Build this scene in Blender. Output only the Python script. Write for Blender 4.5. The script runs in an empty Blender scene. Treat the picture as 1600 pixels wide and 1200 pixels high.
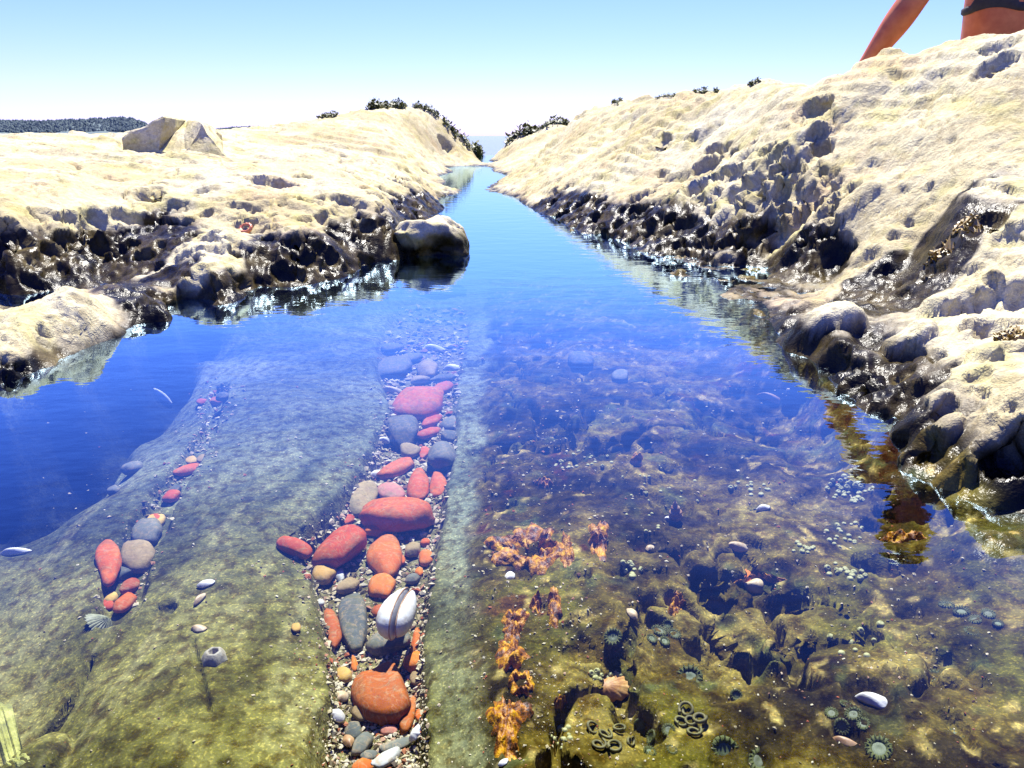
import bpy, bmesh, math, random
import numpy as np
from mathutils import Vector, Matrix, noise as mnoise

sc = bpy.context.scene
COL = sc.collection
rnd = random.Random(7)
rng = np.random.default_rng(11)

# ------------------------------------------------------------------ camera
CAM_H = 0.30                        # lens 30 cm above the pool
F = 1155.0                          # focal length in photo pixels (1600 wide)
PITCH = math.atan((600 - 212) / F)
cd = bpy.data.cameras.new('camera')
cam = bpy.data.objects.new('camera', cd); COL.objects.link(cam)
cd.sensor_width = 36.0; cd.lens = F / 1600 * 36.0
cd.clip_start = 0.02; cd.clip_end = 12000
cam.location = (0, 0, CAM_H)
cam.rotation_euler = (math.pi / 2 - PITCH, 0, 0)
sc.camera = cam

# ------------------------------------------------------------------ sky, sun, exposure
SUN_EL, SUN_AZ = math.radians(59), math.radians(5)     # azimuth measured from +Y towards +X
w = bpy.data.worlds.new('World'); sc.world = w; w.use_nodes = True
nt = w.node_tree; nt.nodes.clear()
sky = nt.nodes.new('ShaderNodeTexSky'); sky.sky_type = 'NISHITA'; sky.sun_disc = False
sky.sun_elevation = SUN_EL; sky.sun_rotation = SUN_AZ
sky.air_density = 1.0; sky.dust_density = 0.3; sky.ozone_density = 4.0
hs = nt.nodes.new('ShaderNodeHueSaturation'); hs.inputs['Saturation'].default_value = 1.18
nt.links.new(sky.outputs[0], hs.inputs['Color'])
sep = nt.nodes.new('ShaderNodeSeparateColor'); com = nt.nodes.new('ShaderNodeCombineColor')
nt.links.new(hs.outputs[0], sep.inputs[0])
for k, (gain, power, scale) in enumerate(((0.126, 1.00, 4.25), (0.126, 1.0, 3.98), (0.126, 0.25, 6.4))):   # grade of the sky: vivid blue, white horizon
    m1 = nt.nodes.new('ShaderNodeMath'); m1.operation = 'MULTIPLY'; m1.inputs[1].default_value = gain
    m2 = nt.nodes.new('ShaderNodeMath'); m2.operation = 'POWER'; m2.inputs[1].default_value = power
    m3 = nt.nodes.new('ShaderNodeMath'); m3.operation = 'MULTIPLY'; m3.inputs[1].default_value = scale
    nt.links.new(sep.outputs[k], m1.inputs[0]); nt.links.new(m1.outputs[0], m2.inputs[0]); nt.links.new(m2.outputs[0], m3.inputs[0]); nt.links.new(m3.outputs[0], com.inputs[k])
bg = nt.nodes.new('ShaderNodeBackground'); bg.inputs[1].default_value = 0.10
wo = nt.nodes.new('ShaderNodeOutputWorld')
nt.links.new(com.outputs[0], bg.inputs[0]); nt.links.new(bg.outputs[0], wo.inputs[0])
sd = bpy.data.lights.new('sun', 'SUN'); sd.energy = 5.0; sd.angle = math.radians(0.5); sd.color = (1.0, 0.955, 0.87)
sun = bpy.data.objects.new('sun', sd); COL.objects.link(sun)
sv = Vector((math.sin(SUN_AZ) * math.cos(SUN_EL), math.cos(SUN_AZ) * math.cos(SUN_EL), math.sin(SUN_EL)))
sun.rotation_euler = sv.to_track_quat('Z', 'Y').to_euler(); sun.location = (2, 6, 8)
sc.view_settings.view_transform = 'Standard'; sc.view_settings.look = 'None'
sc.view_settings.gamma = 1.0; sc.view_settings.use_curve_mapping = False
sc.view_settings.exposure = 1.5
sc.render.engine = 'CYCLES'
cy = sc.cycles
cy.use_denoising = True; cy.max_bounces = 8; cy.diffuse_bounces = 3; cy.glossy_bounces = 3
cy.transparent_max_bounces = 8; cy.caustics_reflective = False; cy.caustics_refractive = False
cy.sample_clamp_indirect = 4.0

# ------------------------------------------------------------------ helpers
CP, SP = math.cos(PITCH), math.sin(PITCH)
def ray(px, py):
    u, v = (px - 800) / F, (600 - py) / F
    return np.array([u, CP + v * SP, -SP + v * CP])
def at_z(px, py, z):                 # where the sight line meets a level plane
    d = ray(px, py); t = (z - CAM_H) / d[2]
    return np.array([0, 0, CAM_H]) + d * t
def at_y(px, py, y):                 # ... or a given distance ahead
    d = ray(px, py); t = y / d[1]
    return np.array([0, 0, CAM_H]) + d * t
def project(x, y, z):
    zz = z - CAM_H
    dep = y * CP - zz * SP
    up = y * SP + zz * CP
    dep = np.maximum(dep, 1e-3)
    return 800 + F * x / dep, 600 - F * up / dep, dep
def sstep(a, b, x):
    t = np.clip((x - a) / (b - a), 0, 1); return t * t * (3 - 2 * t)

def vnoise(x, y, z, seed=0):         # value noise -1..1
    shp = np.broadcast(x, y, z).shape
    x, y, z = (np.broadcast_to(np.asarray(v, np.float32), shp).ravel() for v in (x, y, z))
    o = np.empty(len(x), np.float32); U = np.uint32
    for a0 in range(0, len(x), 65536):       # in cache-sized pieces
        h, t = [], []
        for v, p in ((x, 374761393), (y, 668265263), (z, 2147483589)):
            c = v[a0:a0 + 65536]; f = np.floor(c); k = f.astype(np.int32).view(U) * U(p); d = c - f
            h.append((k, k + U(p))); d = d * d * d * (d * (d * 6 - 15) + 10); t.append((1 - d, d))
        s_ = np.zeros(len(c), np.float32); sd = U((seed * 974711 + 13) & 0xffffffff)
        for b in (0, 1):
            for c_ in (0, 1):
                yz = h[1][b] + h[2][c_] + sd; w_ = t[1][b] * t[2][c_]
                for a in (0, 1):
                    q = h[0][a] + yz
                    q = (q ^ (q >> U(13))) * U(1274126177); q = (q ^ (q >> U(16))) * U(2246822519); q = q ^ (q >> U(15))
                    s_ += t[0][a] * w_ * q.astype(np.float32)
        o[a0:a0 + 65536] = s_ * np.float32(2 / 4294967295.0) - 1
    return o.reshape(shp)
def fbm(x, y, z, scale, octv=4, seed=0, gain=0.5):
    s, a, tot = 0, 1.0, 0
    for k in range(octv):
        s = s + a * vnoise(x * scale + 17.3 * k, y * scale - 9.1 * k, z * scale + 4.7 * k, seed + k)
        tot += a; a *= gain; scale *= 2.03
    return s / tot

# ------------------------------------------------------------------ node material helpers
class NT:
    def __init__(self, name):
        self.m = bpy.data.materials.new(name); self.m.use_nodes = True
        self.t = self.m.node_tree; self.t.nodes.clear()
        self.out = self.n('ShaderNodeOutputMaterial')
    def n(self, ty, **kw):
        x = self.t.nodes.new(ty)
        for k, v in kw.items(): setattr(x, k, v)
        return x
    def l(self, a, b): self.t.links.new(a, b)
    def coord(self, kind='Object'):
        if not hasattr(self, '_c'): self._c = self.n('ShaderNodeTexCoord')
        return self._c.outputs[kind]
    def noise(self, scale, detail=4, rough=0.55, vec=None, dist=0.0):
        x = self.n('ShaderNodeTexNoise'); x.inputs['Scale'].default_value = scale; x.inputs['Detail'].default_value = detail
        x.inputs['Roughness'].default_value = rough; x.inputs['Distortion'].default_value = dist
        self.l(vec if vec is not None else self.coord(), x.inputs['Vector']); return x.outputs['Fac']
    def ramp(self, fac, stops):
        x = self.n('ShaderNodeValToRGB'); e = x.color_ramp.elements
        while len(e) < len(stops): e.new(0.5)
        for i, (p, c) in enumerate(stops):
            e[i].position = p; e[i].color = (c[0], c[1], c[2], 1) if not isinstance(c, (int, float)) else (c, c, c, 1)
        self.l(fac, x.inputs[0]); return x.outputs[0]
    def mix(self, fac, a, b, mode='MIX'):
        x = self.n('ShaderNodeMix', data_type='RGBA', blend_type=mode)
        for sock, v in ((x.inputs['Factor'], fac), (x.inputs[6], a), (x.inputs[7], b)):
            if isinstance(v, (int, float)): sock.default_value = v if sock.type == 'VALUE' else (v, v, v, 1)
            elif isinstance(v, tuple): sock.default_value = (*v, 1)
            else: self.l(v, sock)
        return x.outputs[2]
    def math(self, op, a, b=0.0, clamp=False):
        x = self.n('ShaderNodeMath', operation=op, use_clamp=clamp)
        for sock, v in ((x.inputs[0], a), (x.inputs[1], b)):
            if isinstance(v, (int, float)): sock.default_value = v
            else: self.l(v, sock)
        return x.outputs[0]
    def attr(self, name):
        x = self.n('ShaderNodeAttribute'); x.attribute_name = name; return x.outputs['Fac']
    def bump(self, h, strength=0.5, dist=0.002, normal=None):
        x = self.n('ShaderNodeBump'); x.inputs['Strength'].default_value = strength; x.inputs['Distance'].default_value = dist
        self.l(h, x.inputs['Height'])
        if normal is not None: self.l(normal, x.inputs['Normal'])
        return x.outputs[0]
    def bsdf(self, color, rough=0.6, normal=None, spec=0.5, coat=None, sss=None):
        p = self.n('ShaderNodeBsdfPrincipled')
        if isinstance(color, tuple): p.inputs['Base Color'].default_value = (*color, 1)
        else: self.l(color, p.inputs['Base Color'])
        if isinstance(rough, (int, float)): p.inputs['Roughness'].default_value = rough
        else: self.l(rough, p.inputs['Roughness'])
        p.inputs['Specular IOR Level'].default_value = spec if isinstance(spec, (int, float)) else 0.5
        if normal is not None: self.l(normal, p.inputs['Normal'])
        if sss: p.inputs['Subsurface Weight'].default_value = sss; p.inputs['Subsurface Scale'].default_value = 0.01
        self.l(p.outputs[0], self.out.inputs[0]); return p

def tag(o, label=None, cat=None, group=None, kind=None):
    if label: o['label'] = label
    if cat: o['category'] = cat
    if group: o['group'] = group
    if kind: o['kind'] = kind
    return o
def mesh_obj(name, verts, faces, mat, parent=None, smooth=True):
    me = bpy.data.meshes.new(name); me.from_pydata([tuple(v) for v in verts], [], [tuple(f) for f in faces]); me.update()
    if smooth: me.polygons.foreach_set('use_smooth', np.ones(len(me.polygons), bool))
    if mat: me.materials.append(mat)
    o = bpy.data.objects.new(name, me); COL.objects.link(o); o.parent = parent
    return o
def np_mesh(name, V, Q, mat, attrs=None, smooth=True):
    me = bpy.data.meshes.new(name)
    n, q = len(V), len(Q)
    me.vertices.add(n); me.vertices.foreach_set('co', V.astype(np.float32).ravel())
    me.loops.add(q * 4); me.loops.foreach_set('vertex_index', Q.astype(np.int32).ravel())
    me.polygons.add(q); me.polygons.foreach_set('loop_start', np.arange(0, q * 4, 4, dtype=np.int32))
    me.polygons.foreach_set('use_smooth', np.full(q, smooth))
    me.update(calc_edges=True)
    for k, a in (attrs or {}).items():
        if a.ndim == 2: at = me.attributes.new(k, 'FLOAT_COLOR', 'POINT'); at.data.foreach_set('color', a.astype(np.float32).ravel())
        else: at = me.attributes.new(k, 'FLOAT', 'POINT'); at.data.foreach_set('value', a.astype(np.float32))
    me.materials.append(mat)
    o = bpy.data.objects.new(name, me); COL.objects.link(o); return o

# ------------------------------------------------------------------ rock material
def rock_material():
    m = NT('shore_rock')
    wet, drown = m.attr('wet'), m.attr('drown')
    at = m.n('ShaderNodeAttribute'); at.attribute_name = 'albedo'; col = at.outputs['Color']
    fine, grit = m.noise(95, 3, 0.65), m.noise(430, 2, 0.6)
    amt = m.math('ADD', m.math('MULTIPLY', drown, 0.6), 0.4)
    col = m.mix(m.math('MULTIPLY', m.ramp(fine, [(0.36, 1.0), (0.58, 0.0)]), amt), col, m.mix(1.0, col, (0.40, 0.34, 0.28), 'MULTIPLY'))
    col = m.mix(m.math('MULTIPLY', m.ramp(grit, [(0.53, 0.0), (0.70, 0.8)]), amt), col, m.mix(1.0, col, (2.5, 2.3, 1.9), 'MULTIPLY'))
    rough = m.mix(wet, 0.9, m.ramp(fine, [(0.3, 0.16), (0.7, 0.42)]))
    bn = m.n('ShaderNodeBump'); bn.inputs['Distance'].default_value = 0.005
    mid = m.math('ABSOLUTE', m.math('SUBTRACT', m.noise(27, 4, 0.6, dist=.3), 0.5))
    hsum = m.math('ADD', m.math('MULTIPLY', fine, 0.65), m.math('MULTIPLY', grit, 0.35))
    m.l(m.math('ADD', hsum, m.math('MULTIPLY', m.math('MINIMUM', mid, 0.10), 3.5)), bn.inputs['Height'])
    m.l(m.math('ADD', m.math('MULTIPLY', wet, -0.22), 0.6), bn.inputs['Strength']); b = bn.outputs[0]
    p = m.bsdf(col, rough, b, 0.5)
    m.l(m.math('MULTIPLY', m.math('SUBTRACT', 1.0, drown, True), 0.11), p.inputs['Specular IOR Level'])
    return m.m
ROCK = rock_material()

# ------------------------------------------------------------------ terrain: bed of the pool and both banks
NR, NC = 1080, 880
tt = np.linspace(math.log(0.22), math.log(15.25), NR)
ss = np.linspace(-1, 1, NC)
T, S = np.meshgrid(tt, ss, indexing='ij')
Y = np.exp(T) - 0.25
HALF = 0.30 + 0.86 * (Y + 0.05)
X = S * HALF

ctrl = []
def cz(*pts):
    for px, py, z in pts: p = at_z(px, py, z); ctrl.append((p[0], p[1], z))
def cy_(*pts):
    for px, py, y in pts: p = at_y(px, py, y); ctrl.append((p[0], p[1], p[2]))
def cw(*pts):
    ctrl.extend(pts)
# left bank, column by column from the water up
cz((-200, 740, 0), (-200, 640, .05), (0, 622, 0), (0, 590, .012), (0, 545, .035), (0, 505, .045), (0, 480, -.004), (0, 458, -.004), (0, 430, .03), (0, 385, .09), (0, 345, .135))
cz((0, 640, -.03), (100, 594, -.03), (200, 541, -.03), (300, 506, -.03), (400, 472, -.025), (60, 475, .045), (30, 458, .0), (160, 448, .045), (0, 492, .045), (50, 520, .04), (150, 500, .035))
cz((-250, 480, .05), (-250, 380, .13))
cy_((0, 300, 1.75), (0, 262, 2.1), (0, 240, 2.5), (0, 218, 3.0), (-250, 240, 2.3), (-250, 200, 3.2), (-500, 180, 3.4))
cz((100, 574, 0), (100, 548, .018), (100, 505, .04), (100, 458, .05), (95, 438, .012), (150, 425, .015), (100, 400, .05), (100, 365, .10), (100, 330, .135))
cy_((100, 295, 1.85), (100, 262, 2.2), (100, 224, 3.1))
cz((200, 522, 0), (250, 502, 0), (250, 478, .03), (200, 480, .035), (250, 440, .03), (250, 405, .045), (250, 372, .075), (250, 330, .115))
cy_((250, 300, 2.02), (250, 266, 2.4), (250, 246, 2.9), (250, 222, 3.6))
cz((330, 480, 0), (380, 466, 0), (380, 440, .03), (380, 405, .055), (380, 372, .08), (380, 340, .11))
cy_((300, 222, 4.0), (350, 222, 4.4), (450, 210, 5.6))
cy_((380, 300, 2.0), (400, 272, 2.4), (400, 245, 3.2), (400, 218, 5.0))
cz((450, 450, 0), (500, 441, 0), (500, 405, .045), (500, 365, .08), (500, 325, .12))
cy_((500, 290, 2.3), (500, 262, 2.9), (500, 232, 4.2), (500, 198, 6.0))
cz((560, 425, 0), (600, 407, 0), (600, 375, .05), (600, 345, .09), (600, 305, .13), (640, 365, 0), (672, 335, 0))
cy_((600, 272, 3.1), (600, 250, 4.2), (600, 215, 5.6), (600, 180, 7.2))
cz((683, 312, 0), (660, 312, .06), (655, 292, .10), (686, 290, 0), (684, 276, 0))
cy_((640, 268, 3.8))
cz((690, 262, 0), (715, 253, 0), (740, 247, 0), (748, 241, 0))
cy_((700, 236, 8.2), (690, 200, 8.4), (680, 176, 8.8), (735, 200, 9.2), (640, 178, 8.0))
# behind the left crest
cw((-1.5, 4.8, .18), (-3.5, 4.5, .22), (-4.5, 7, .1), (-2.2, 8.5, .25), (-1.5, 12, -.2), (-5, 11, -.3), (-9, 13, -1.0), (-4, 15, -1.2), (-1, 15, -1.2), (-12, 15, -1.2), (-10, 10, -.3))
# right bank
cz((775, 286, 0), (772, 268, 0), (776, 252, 0), (800, 306, 0), (830, 324, 0))
cy_((800, 232, 9.4), (800, 214, 10.2), (860, 192, 8.6), (860, 242, 5.0), (860, 285, 3.6))
cz((870, 341, 0), (950, 369, 0), (950, 345, .04), (950, 315, .085))
cy_((950, 270, 3.0), (950, 220, 3.9), (930, 166, 5.6), (1000, 155, 4.8))
cz((1010, 397, 0), (1080, 430, 0), (1080, 395, .015), (1080, 352, .06), (1080, 312, .11))
cy_((1080, 270, 2.35), (1080, 220, 2.8), (1080, 146, 3.9))
cz((1130, 466, 0), (1130, 434, -.003), (1200, 492, 0))
cy_((1180, 408, 1.80), (1200, 395, 1.82), (1200, 345, 1.86), (1200, 300, 1.92), (1200, 250, 2.05), (1200, 190, 2.4), (1190, 124, 2.95))
cy_((1300, 450, 1.42), (1300, 424, 1.55), (1300, 405, 1.575), (1300, 362, 1.60), (1300, 346, 1.66), (1350, 330, 1.6), (1300, 290, 1.76), (1300, 230, 1.93), (1300, 170, 2.12), (1335, 107, 2.35))
cz((1212, 525, 0), (1240, 556, 0), (1300, 592, 0))
cy_((1250, 500, 1.15), (1300, 560, .935), (1295, 530, .965), (1290, 512, 1.03), (1290, 485, 1.2), (1350, 600, .86), (1345, 572, .90), (1340, 540, .98))
cz((1342, 642, 0), (1400, 682, 0), (1465, 726, 0))
cy_((1385, 640, .775), (1400, 600, .84), (1410, 552, .90), (1400, 505, 1.02), (1400, 470, 1.22), (1400, 440, 1.36), (1420, 412, 1.42), (1400, 388, 1.44), (1440, 352, 1.48), (1400, 300, 1.6), (1400, 240, 1.76), (1400, 160, 1.98), (1400, 82, 2.25))
cz((1530, 765, 0), (1620, 805, 0))
cy_((1500, 690, .66), (1500, 640, .69), (1500, 600, .72), (1500, 560, .80), (1500, 512, .92), (1500, 470, 1.1), (1500, 432, 1.2), (1500, 400, 1.25), (1500, 375, 1.28), (1500, 320, 1.38), (1500, 250, 1.54), (1500, 150, 1.8), (1500, 57, 2.1))
cy_((1600, 745, .585), (1600, 690, .605), (1600, 640, .63), (1600, 590, .70), (1600, 540, .80), (1600, 485, .93), (1600, 440, 1.06), (1600, 402, 1.13), (1600, 372, 1.18), (1600, 330, 1.28), (1600, 200, 1.56), (1600, 40, 1.98))
cy_((1800, 700, .56), (1800, 620, .64), (1800, 450, .95), (1800, 300, 1.2), (1800, 150, 1.5), (1850, 0, 1.95), (2100, 0, 2.3))
# behind the right crest
cw((1.25, 2.6, .36), (1.6, 2.45, .34), (2.0, 2.4, .35), (1.7, 2.75, .33), (1.4, 2.9, .33), (2.1, 2.9, .32), (1.6, 3.6, .30), (2.6, 3.0, .40), (1.9, 4.5, .25), (1.2, 5.6, .32), (1.0, 8, .2), (4, 5, .2), (3, 9, -.1), (1, 12, -.5), (6, 12, -1), (12, 15, -1.2), (4, 15, -1.2), (0.5, 15, -1.2), (9, 9, -.3), (-.32, 10.5, -.10), (-.36, 12, -.12), (-.30, 9, -.10), (.1, 11.5, .04))
# bed
def bed(*pts):
    for px, py, z in pts: p = at_z(px, py, z); ctrl.append((p[0], p[1], z))
bed((20, 690, -.05), (120, 640, -.05), (60, 780, -.13), (0, 800, -.13), (110, 730, -.12), (220, 590, -.06), (190, 660, -.12), (290, 555, -.05), (330, 525, -.05), (260, 610, -.11), (330, 560, -.09), (400, 505, -.05), (450, 488, -.04), (520, 462, -.03), (-200, 850, -.1), (-200, 1000, -.1))
bed((30, 885, -.085), (130, 800, -.078), (220, 715, -.07), (330, 610, -.065), (-100, 930, -.09))
bed((380, 560, -.062), (450, 540, -.062), (540, 540, -.064), (420, 640, -.052), (550, 640, -.055), (400, 760, -.050), (500, 760, -.055), (260, 850, -.055), (350, 900, -.046), (440, 980, -.052), (250, 1050, -.048), (350, 1120, -.044), (450, 1150, -.052), (150, 1130, -.056), (60, 950, -.075), (60, 1060, -.085), (20, 1150, -.09), (-150, 1150, -.07), (300, 1250, -.045), (500, 1250, -.05), (-100, 1300, -.07))
bed((640, 505, -.085), (650, 470, -.09), (680, 420, -.09), (740, 350, -.10), (740, 300, -.12), (745, 270, -.12), (730, 258, -.10), (600, 470, -.075), (560, 500, -.066))
bed((720, 620, -.074), (730, 720, -.072), (720, 850, -.068), (700, 1000, -.064), (690, 1150, -.060), (690, 1300, -.06), (750, 560, -.078))
bed((800, 600, -.058), (790, 720, -.050), (770, 850, -.048), (760, 1000, -.046), (760, 1150, -.044), (760, 1300, -.04))
bed((850, 480, -.07), (900, 430, -.06), (950, 400, -.03), (1000, 440, -.045), (1080, 480, -.03), (1050, 530, -.05), (900, 540, -.055), (1150, 520, -.035), (1000, 620, -.048), (900, 700, -.046), (1100, 680, -.050), (1200, 620, -.055), (1260, 640, -.06), (1200, 740, -.045), (1300, 720, -.05), (1000, 800, -.050), (900, 860, -.046), (1100, 860, -.044), (1250, 850, -.040), (1360, 780, -.035), (1420, 850, -.04), (1500, 830, -.015), (1560, 860, -.012), (1600, 900, -.02), (1000, 1000, -.044), (900, 1050, -.042), (1150, 1000, -.06), (1300, 970, -.05), (1420, 960, -.045), (1550, 960, -.03), (900, 1180, -.044), (1050, 1120, -.040), (1200, 1120, -.045), (1350, 1100, -.04), (1500, 1080, -.03), (1600, 1150, -.02), (1000, 1280, -.05), (1250, 1250, -.04), (1500, 1250, -.02), (1800, 1100, .0), (1800, 950, .02))
cw((-.3, 0, -.06), (0, 0, -.06), (.2, 0, -.05), (.33, 0, -.03), (.36, .15, -.03), (-.36, .15, -.07), (-.1, .12, -.055), (.15, .12, -.05), (0, -.03, -.06), (.32, -.03, -.03), (-.32, -.03, -.06), (.5, .2, .01), (-.5, .2, -.07))
C = np.array(ctrl)
def warp(x, y):
    y = np.maximum(y, -0.2)
    return np.stack([x / (0.30 + 0.86 * (y + 0.05)) * 1.5, np.log(y + 0.25) * 1.0], -1)
CW = warp(C[:, 0], C[:, 1])
def kern(r2): return np.sqrt(r2 + 0.0012)
D2 = ((CW[:, None] - CW[None]) ** 2).sum(-1)
n = len(C)
A = np.zeros((n + 3, n + 3)); A[:n, :n] = kern(D2) - np.eye(n) * 0.004
A[:n, n] = 1; A[:n, n + 1:] = CW; A[n, :n] = 1; A[n + 1:, :n] = CW.T
sol = np.linalg.solve(A, np.concatenate([C[:, 2], np.zeros(3)]))
GW = warp(X.ravel(), Y.ravel()).astype(np.float32)
Hf = np.empty(len(GW), np.float32)
CW32, s32 = CW.astype(np.float32), sol.astype(np.float32)
for a in range(0, len(GW), 60000):
    g = GW[a:a + 60000]
    r2 = (g[:, 0:1] - CW32[:, 0]) ** 2 + (g[:, 1:2] - CW32[:, 1]) ** 2
    Hf[a:a + 60000] = np.sqrt(r2 + 0.0012) @ s32[:n] + s32[n] + g @ s32[n + 1:]
H = Hf.reshape(NR, NC)
base_raw = H.copy()

# gutter between the two drowned slabs, filled with stones
def edge(points, z): return np.array([at_z(px, py, z)[:2] for px, py in points])
gl = edge([(470, 1400), (500, 1200), (515, 1100), (505, 1000), (490, 920), (455, 870), (520, 800), (560, 745), (590, 690), (605, 640), (590, 585), (590, 540), (600, 500), (630, 450)], -.07)
gr = edge([(672, 1400), (668, 1200), (664, 1100), (662, 1000), (676, 900), (690, 830), (702, 760), (714, 680), (712, 600), (728, 540), (735, 500), (735, 450)], -.07)
gl = gl[np.argsort(gl[:, 1])]; gr = gr[np.argsort(gr[:, 1])]
xl = np.interp(Y, gl[:, 1], gl[:, 0]); xr = np.interp(Y, gr[:, 1], gr[:, 0])
wob = 0.004 * fbm(X, Y, 0 * X, 30, 3, 5)
gut = sstep(-.004, .012, X - xl + wob + .010 * fbm(X, Y, 0 * X, 16, 3, 7)) * sstep(-.004, .010, xr - X + wob) * (1 - sstep(1.5, 2.0, Y))
zg = np.minimum(H - 0.012, -.088 + .004 * fbm(X, Y, 0 * X, 40, 3, 6))
H = H + (zg - H) * gut
# crack in the left slab
def groove(points, z, width, depth):
    global H
    P = edge(points, z)
    dmin = np.full(H.shape, 9.0)
    wd = np.interp(np.linspace(0, 1, len(P)), np.linspace(0, 1, len(width)), width)
    for k in range(len(P) - 1):
        a, b = P[k], P[k + 1]; d = b - a; L2 = (d * d).sum()
        t = np.clip(((X - a[0]) * d[0] + (Y - a[1]) * d[1]) / L2, 0, 1)
        dist = np.hypot(X - a[0] - t * d[0], Y - a[1] - t * d[1]) / (wd[k] + (wd[k + 1] - wd[k]) * t)
        dmin = np.minimum(dmin, dist + 0.25 * wob / .004)
    m = 1 - sstep(0.55, 1.0, dmin)
    H = H - depth * m
    return m
crk = groove([(345, 600), (325, 660), (300, 720), (262, 770), (235, 820), (200, 880), (185, 950)], -.06, [.014, .014, .02, .024, .018], .016)
crk2 = groove([(140, 1010), (118, 1055), (85, 1090), (40, 1135)], -.06, [.003, .006, .014], .018)
crk3 = groove([(300, 1000), (318, 1080), (330, 1120)], -.05, [.002, .003, .002], .006)

ed = edge([(-200, 1000), (0, 868), (80, 815), (140, 775), (180, 725), (215, 690), (270, 640), (330, 575), (375, 535), (450, 505), (540, 478), (600, 462)], -.08)
ed = ed[np.argsort(ed[:, 1])]
xe = np.interp(Y, ed[:, 1], ed[:, 0]) + .03 * fbm(X, Y, 0 * X, 7, 3, 33)
offslab = sstep(.0, .045, xe - X) * (1 - sstep(1.75, 2.0, Y)) * (1 - sstep(-.03, -.005, H))
H = H - .035 * offslab
# masks that say what kind of rock each spot is
shore = base_raw
xc = np.interp(Y, [0.2, 0.8, 1.4, 2, 3, 5, 9, 14], [0, -.08, -.05, 0, -.08, -.3, -.35, -.3])
px0, py0, dp0 = project(X, Y, H)
under = 1 - sstep(-.012, .0, H)
right_of = sstep(-.006, .02, X - (xr + .036 + 0.030 * fbm(X, Y, 0 * X, 13, 4, 31, .6)))
reefm = under * right_of * (1 - sstep(2.2, 3.5, Y))
# broad relief
zer = 0 * X
lump = fbm(X, Y, zer, 4.0, 3, 40)
dryz = sstep(.02, .12, H)
far = np.clip(Y / 2.0, 0.3, 3)
H = H + dryz * (0.012 * lump * np.clip(far, .3, 2) + 0.008 * np.clip(far, .3, 2) * fbm(X, Y * 0.6, zer, 11 , 3, 41))
# bedding ridges that run across the right bank
rid = np.abs(fbm(X * 0.8 + Y * 0.25, Y * 1.2 - X * 0.35, zer, 5.0, 3, 44))
H = H + dryz * sstep(.3, .8, X) * 0.045 * (rid - 0.25) * np.clip(far, .5, 1.5)
rid2 = np.abs(fbm(X * 0.5, Y * 1.6, zer, 7.0, 3, 47))
H = H + dryz * sstep(-.3, -.6, X) * 0.022 * (rid2 - 0.25)
bed_n = fbm(X, Y, zer, 3.0, 3, 48)
ph = (H + .16 * X + .05 * Y + .030 * bed_n) / .042
fr_ = ph - np.floor(ph)
terr_ = sstep(.0, .22, fr_) - fr_
H = H + dryz * np.clip(far, .6, 1.8) * .011 * terr_ * sstep(-.25, .2, fbm(X, Y, zer, 2.3, 2, 49))
joints = np.zeros_like(H)
for sd_, sx_, sy_, sc_ in ((61, 1.0, .35, 2.6), (62, .3, 1.0, 3.4), (63, .8, .8, 6.0)):
    cn = np.abs(fbm(X * sx_ + .3 * Y, Y * sy_, zer, sc_, 4, sd_, .45))
    ck = sstep(.022, .0, cn) * sstep(-.1, .2, fbm(X, Y, zer, 1.7, 2, sd_ + 5)); joints = np.maximum(joints, ck)
    H = H - dryz * .014 * np.clip(far, .5, 2) * ck
# knobs in the wet strip and reef relief
strip = sstep(-.012, .012, H) * (1 - sstep(.06, .12, H))
knob = fbm(X, Y, zer, 22, 3, 50)
H = H + strip * 0.013 * knob
rr = fbm(X, Y, zer, 10, 3, 52); r2_ = np.abs(fbm(X, Y, zer, 17, 3, 53))
H = H + reefm * (0.016 * rr - 0.020 * sstep(.15, .0, r2_) * sstep(-.15, .25, fbm(X, Y, zer, 6, 2, 54)) + .004)
H = H + under * (1 - reefm) * 0.005 * fbm(X, Y, zer, 9, 3, 58) * (1 - gut)
# rounded knobs and the undercut ledge of the right shore
def dome(px, py, z, rx, ry, h, p=2.0):
    global H
    c = at_z(px, py, z)
    q = ((X - c[0]) / rx) ** 2 + ((Y - c[1]) / ry) ** 2
    H = H + h * np.clip(1 - q ** (p / 2), 0, 1) ** 0.6
dome(1290, 510, .035, .060, .035, .026, 4); dome(1420, 535, .045, .034, .026, .024, 4); dome(1350, 578, .03, .026, .022, .022, 4); dome(1260, 490, .012, .035, .02, .014)
dome(1540, 605, .085, .085, .040, .026, 5); dome(1490, 500, .05, .055, .035, .030, 4); dome(1590, 478, .07, .06, .04, .028, 4); dome(1580, 545, .08, .05, .022, .020, 4)
dome(1310, 352, .11, .13, .06, .022, 6); dome(1225, 378, .05, .045, .03, .016, 4); dome(1450, 690, .02, .03, .02, .018, 4); dome(1440, 640, .03, .03, .02, .016, 4)
dome(1560, 690, .05, .05, .03, .016, 4)
dome(350, 400, .05, .10, .07, .014, 3); dome(470, 390, .05, .05, .06, .02)
dome(40, 1190, -.06, .022, .03, .02)

# normals of the base surface
def normals(x, y, z):
    P = np.stack([x, y, z], -1)
    du = np.empty_like(P); dv = np.empty_like(P)
    du[:, 1:-1] = P[:, 2:] - P[:, :-2]; du[:, 0] = P[:, 1] - P[:, 0]; du[:, -1] = P[:, -1] - P[:, -2]
    dv[1:-1] = P[2:] - P[:-2]; dv[0] = P[1] - P[0]; dv[-1] = P[-1] - P[-2]
    N = np.cross(du, dv); N /= np.linalg.norm(N, axis=-1, keepdims=True) + 1e-12
    return N
N = normals(X, Y, H)
bx, by, bz = X.copy(), Y.copy(), H.copy()
pxb, pyb, dpb = project(bx, by, bz)
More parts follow.
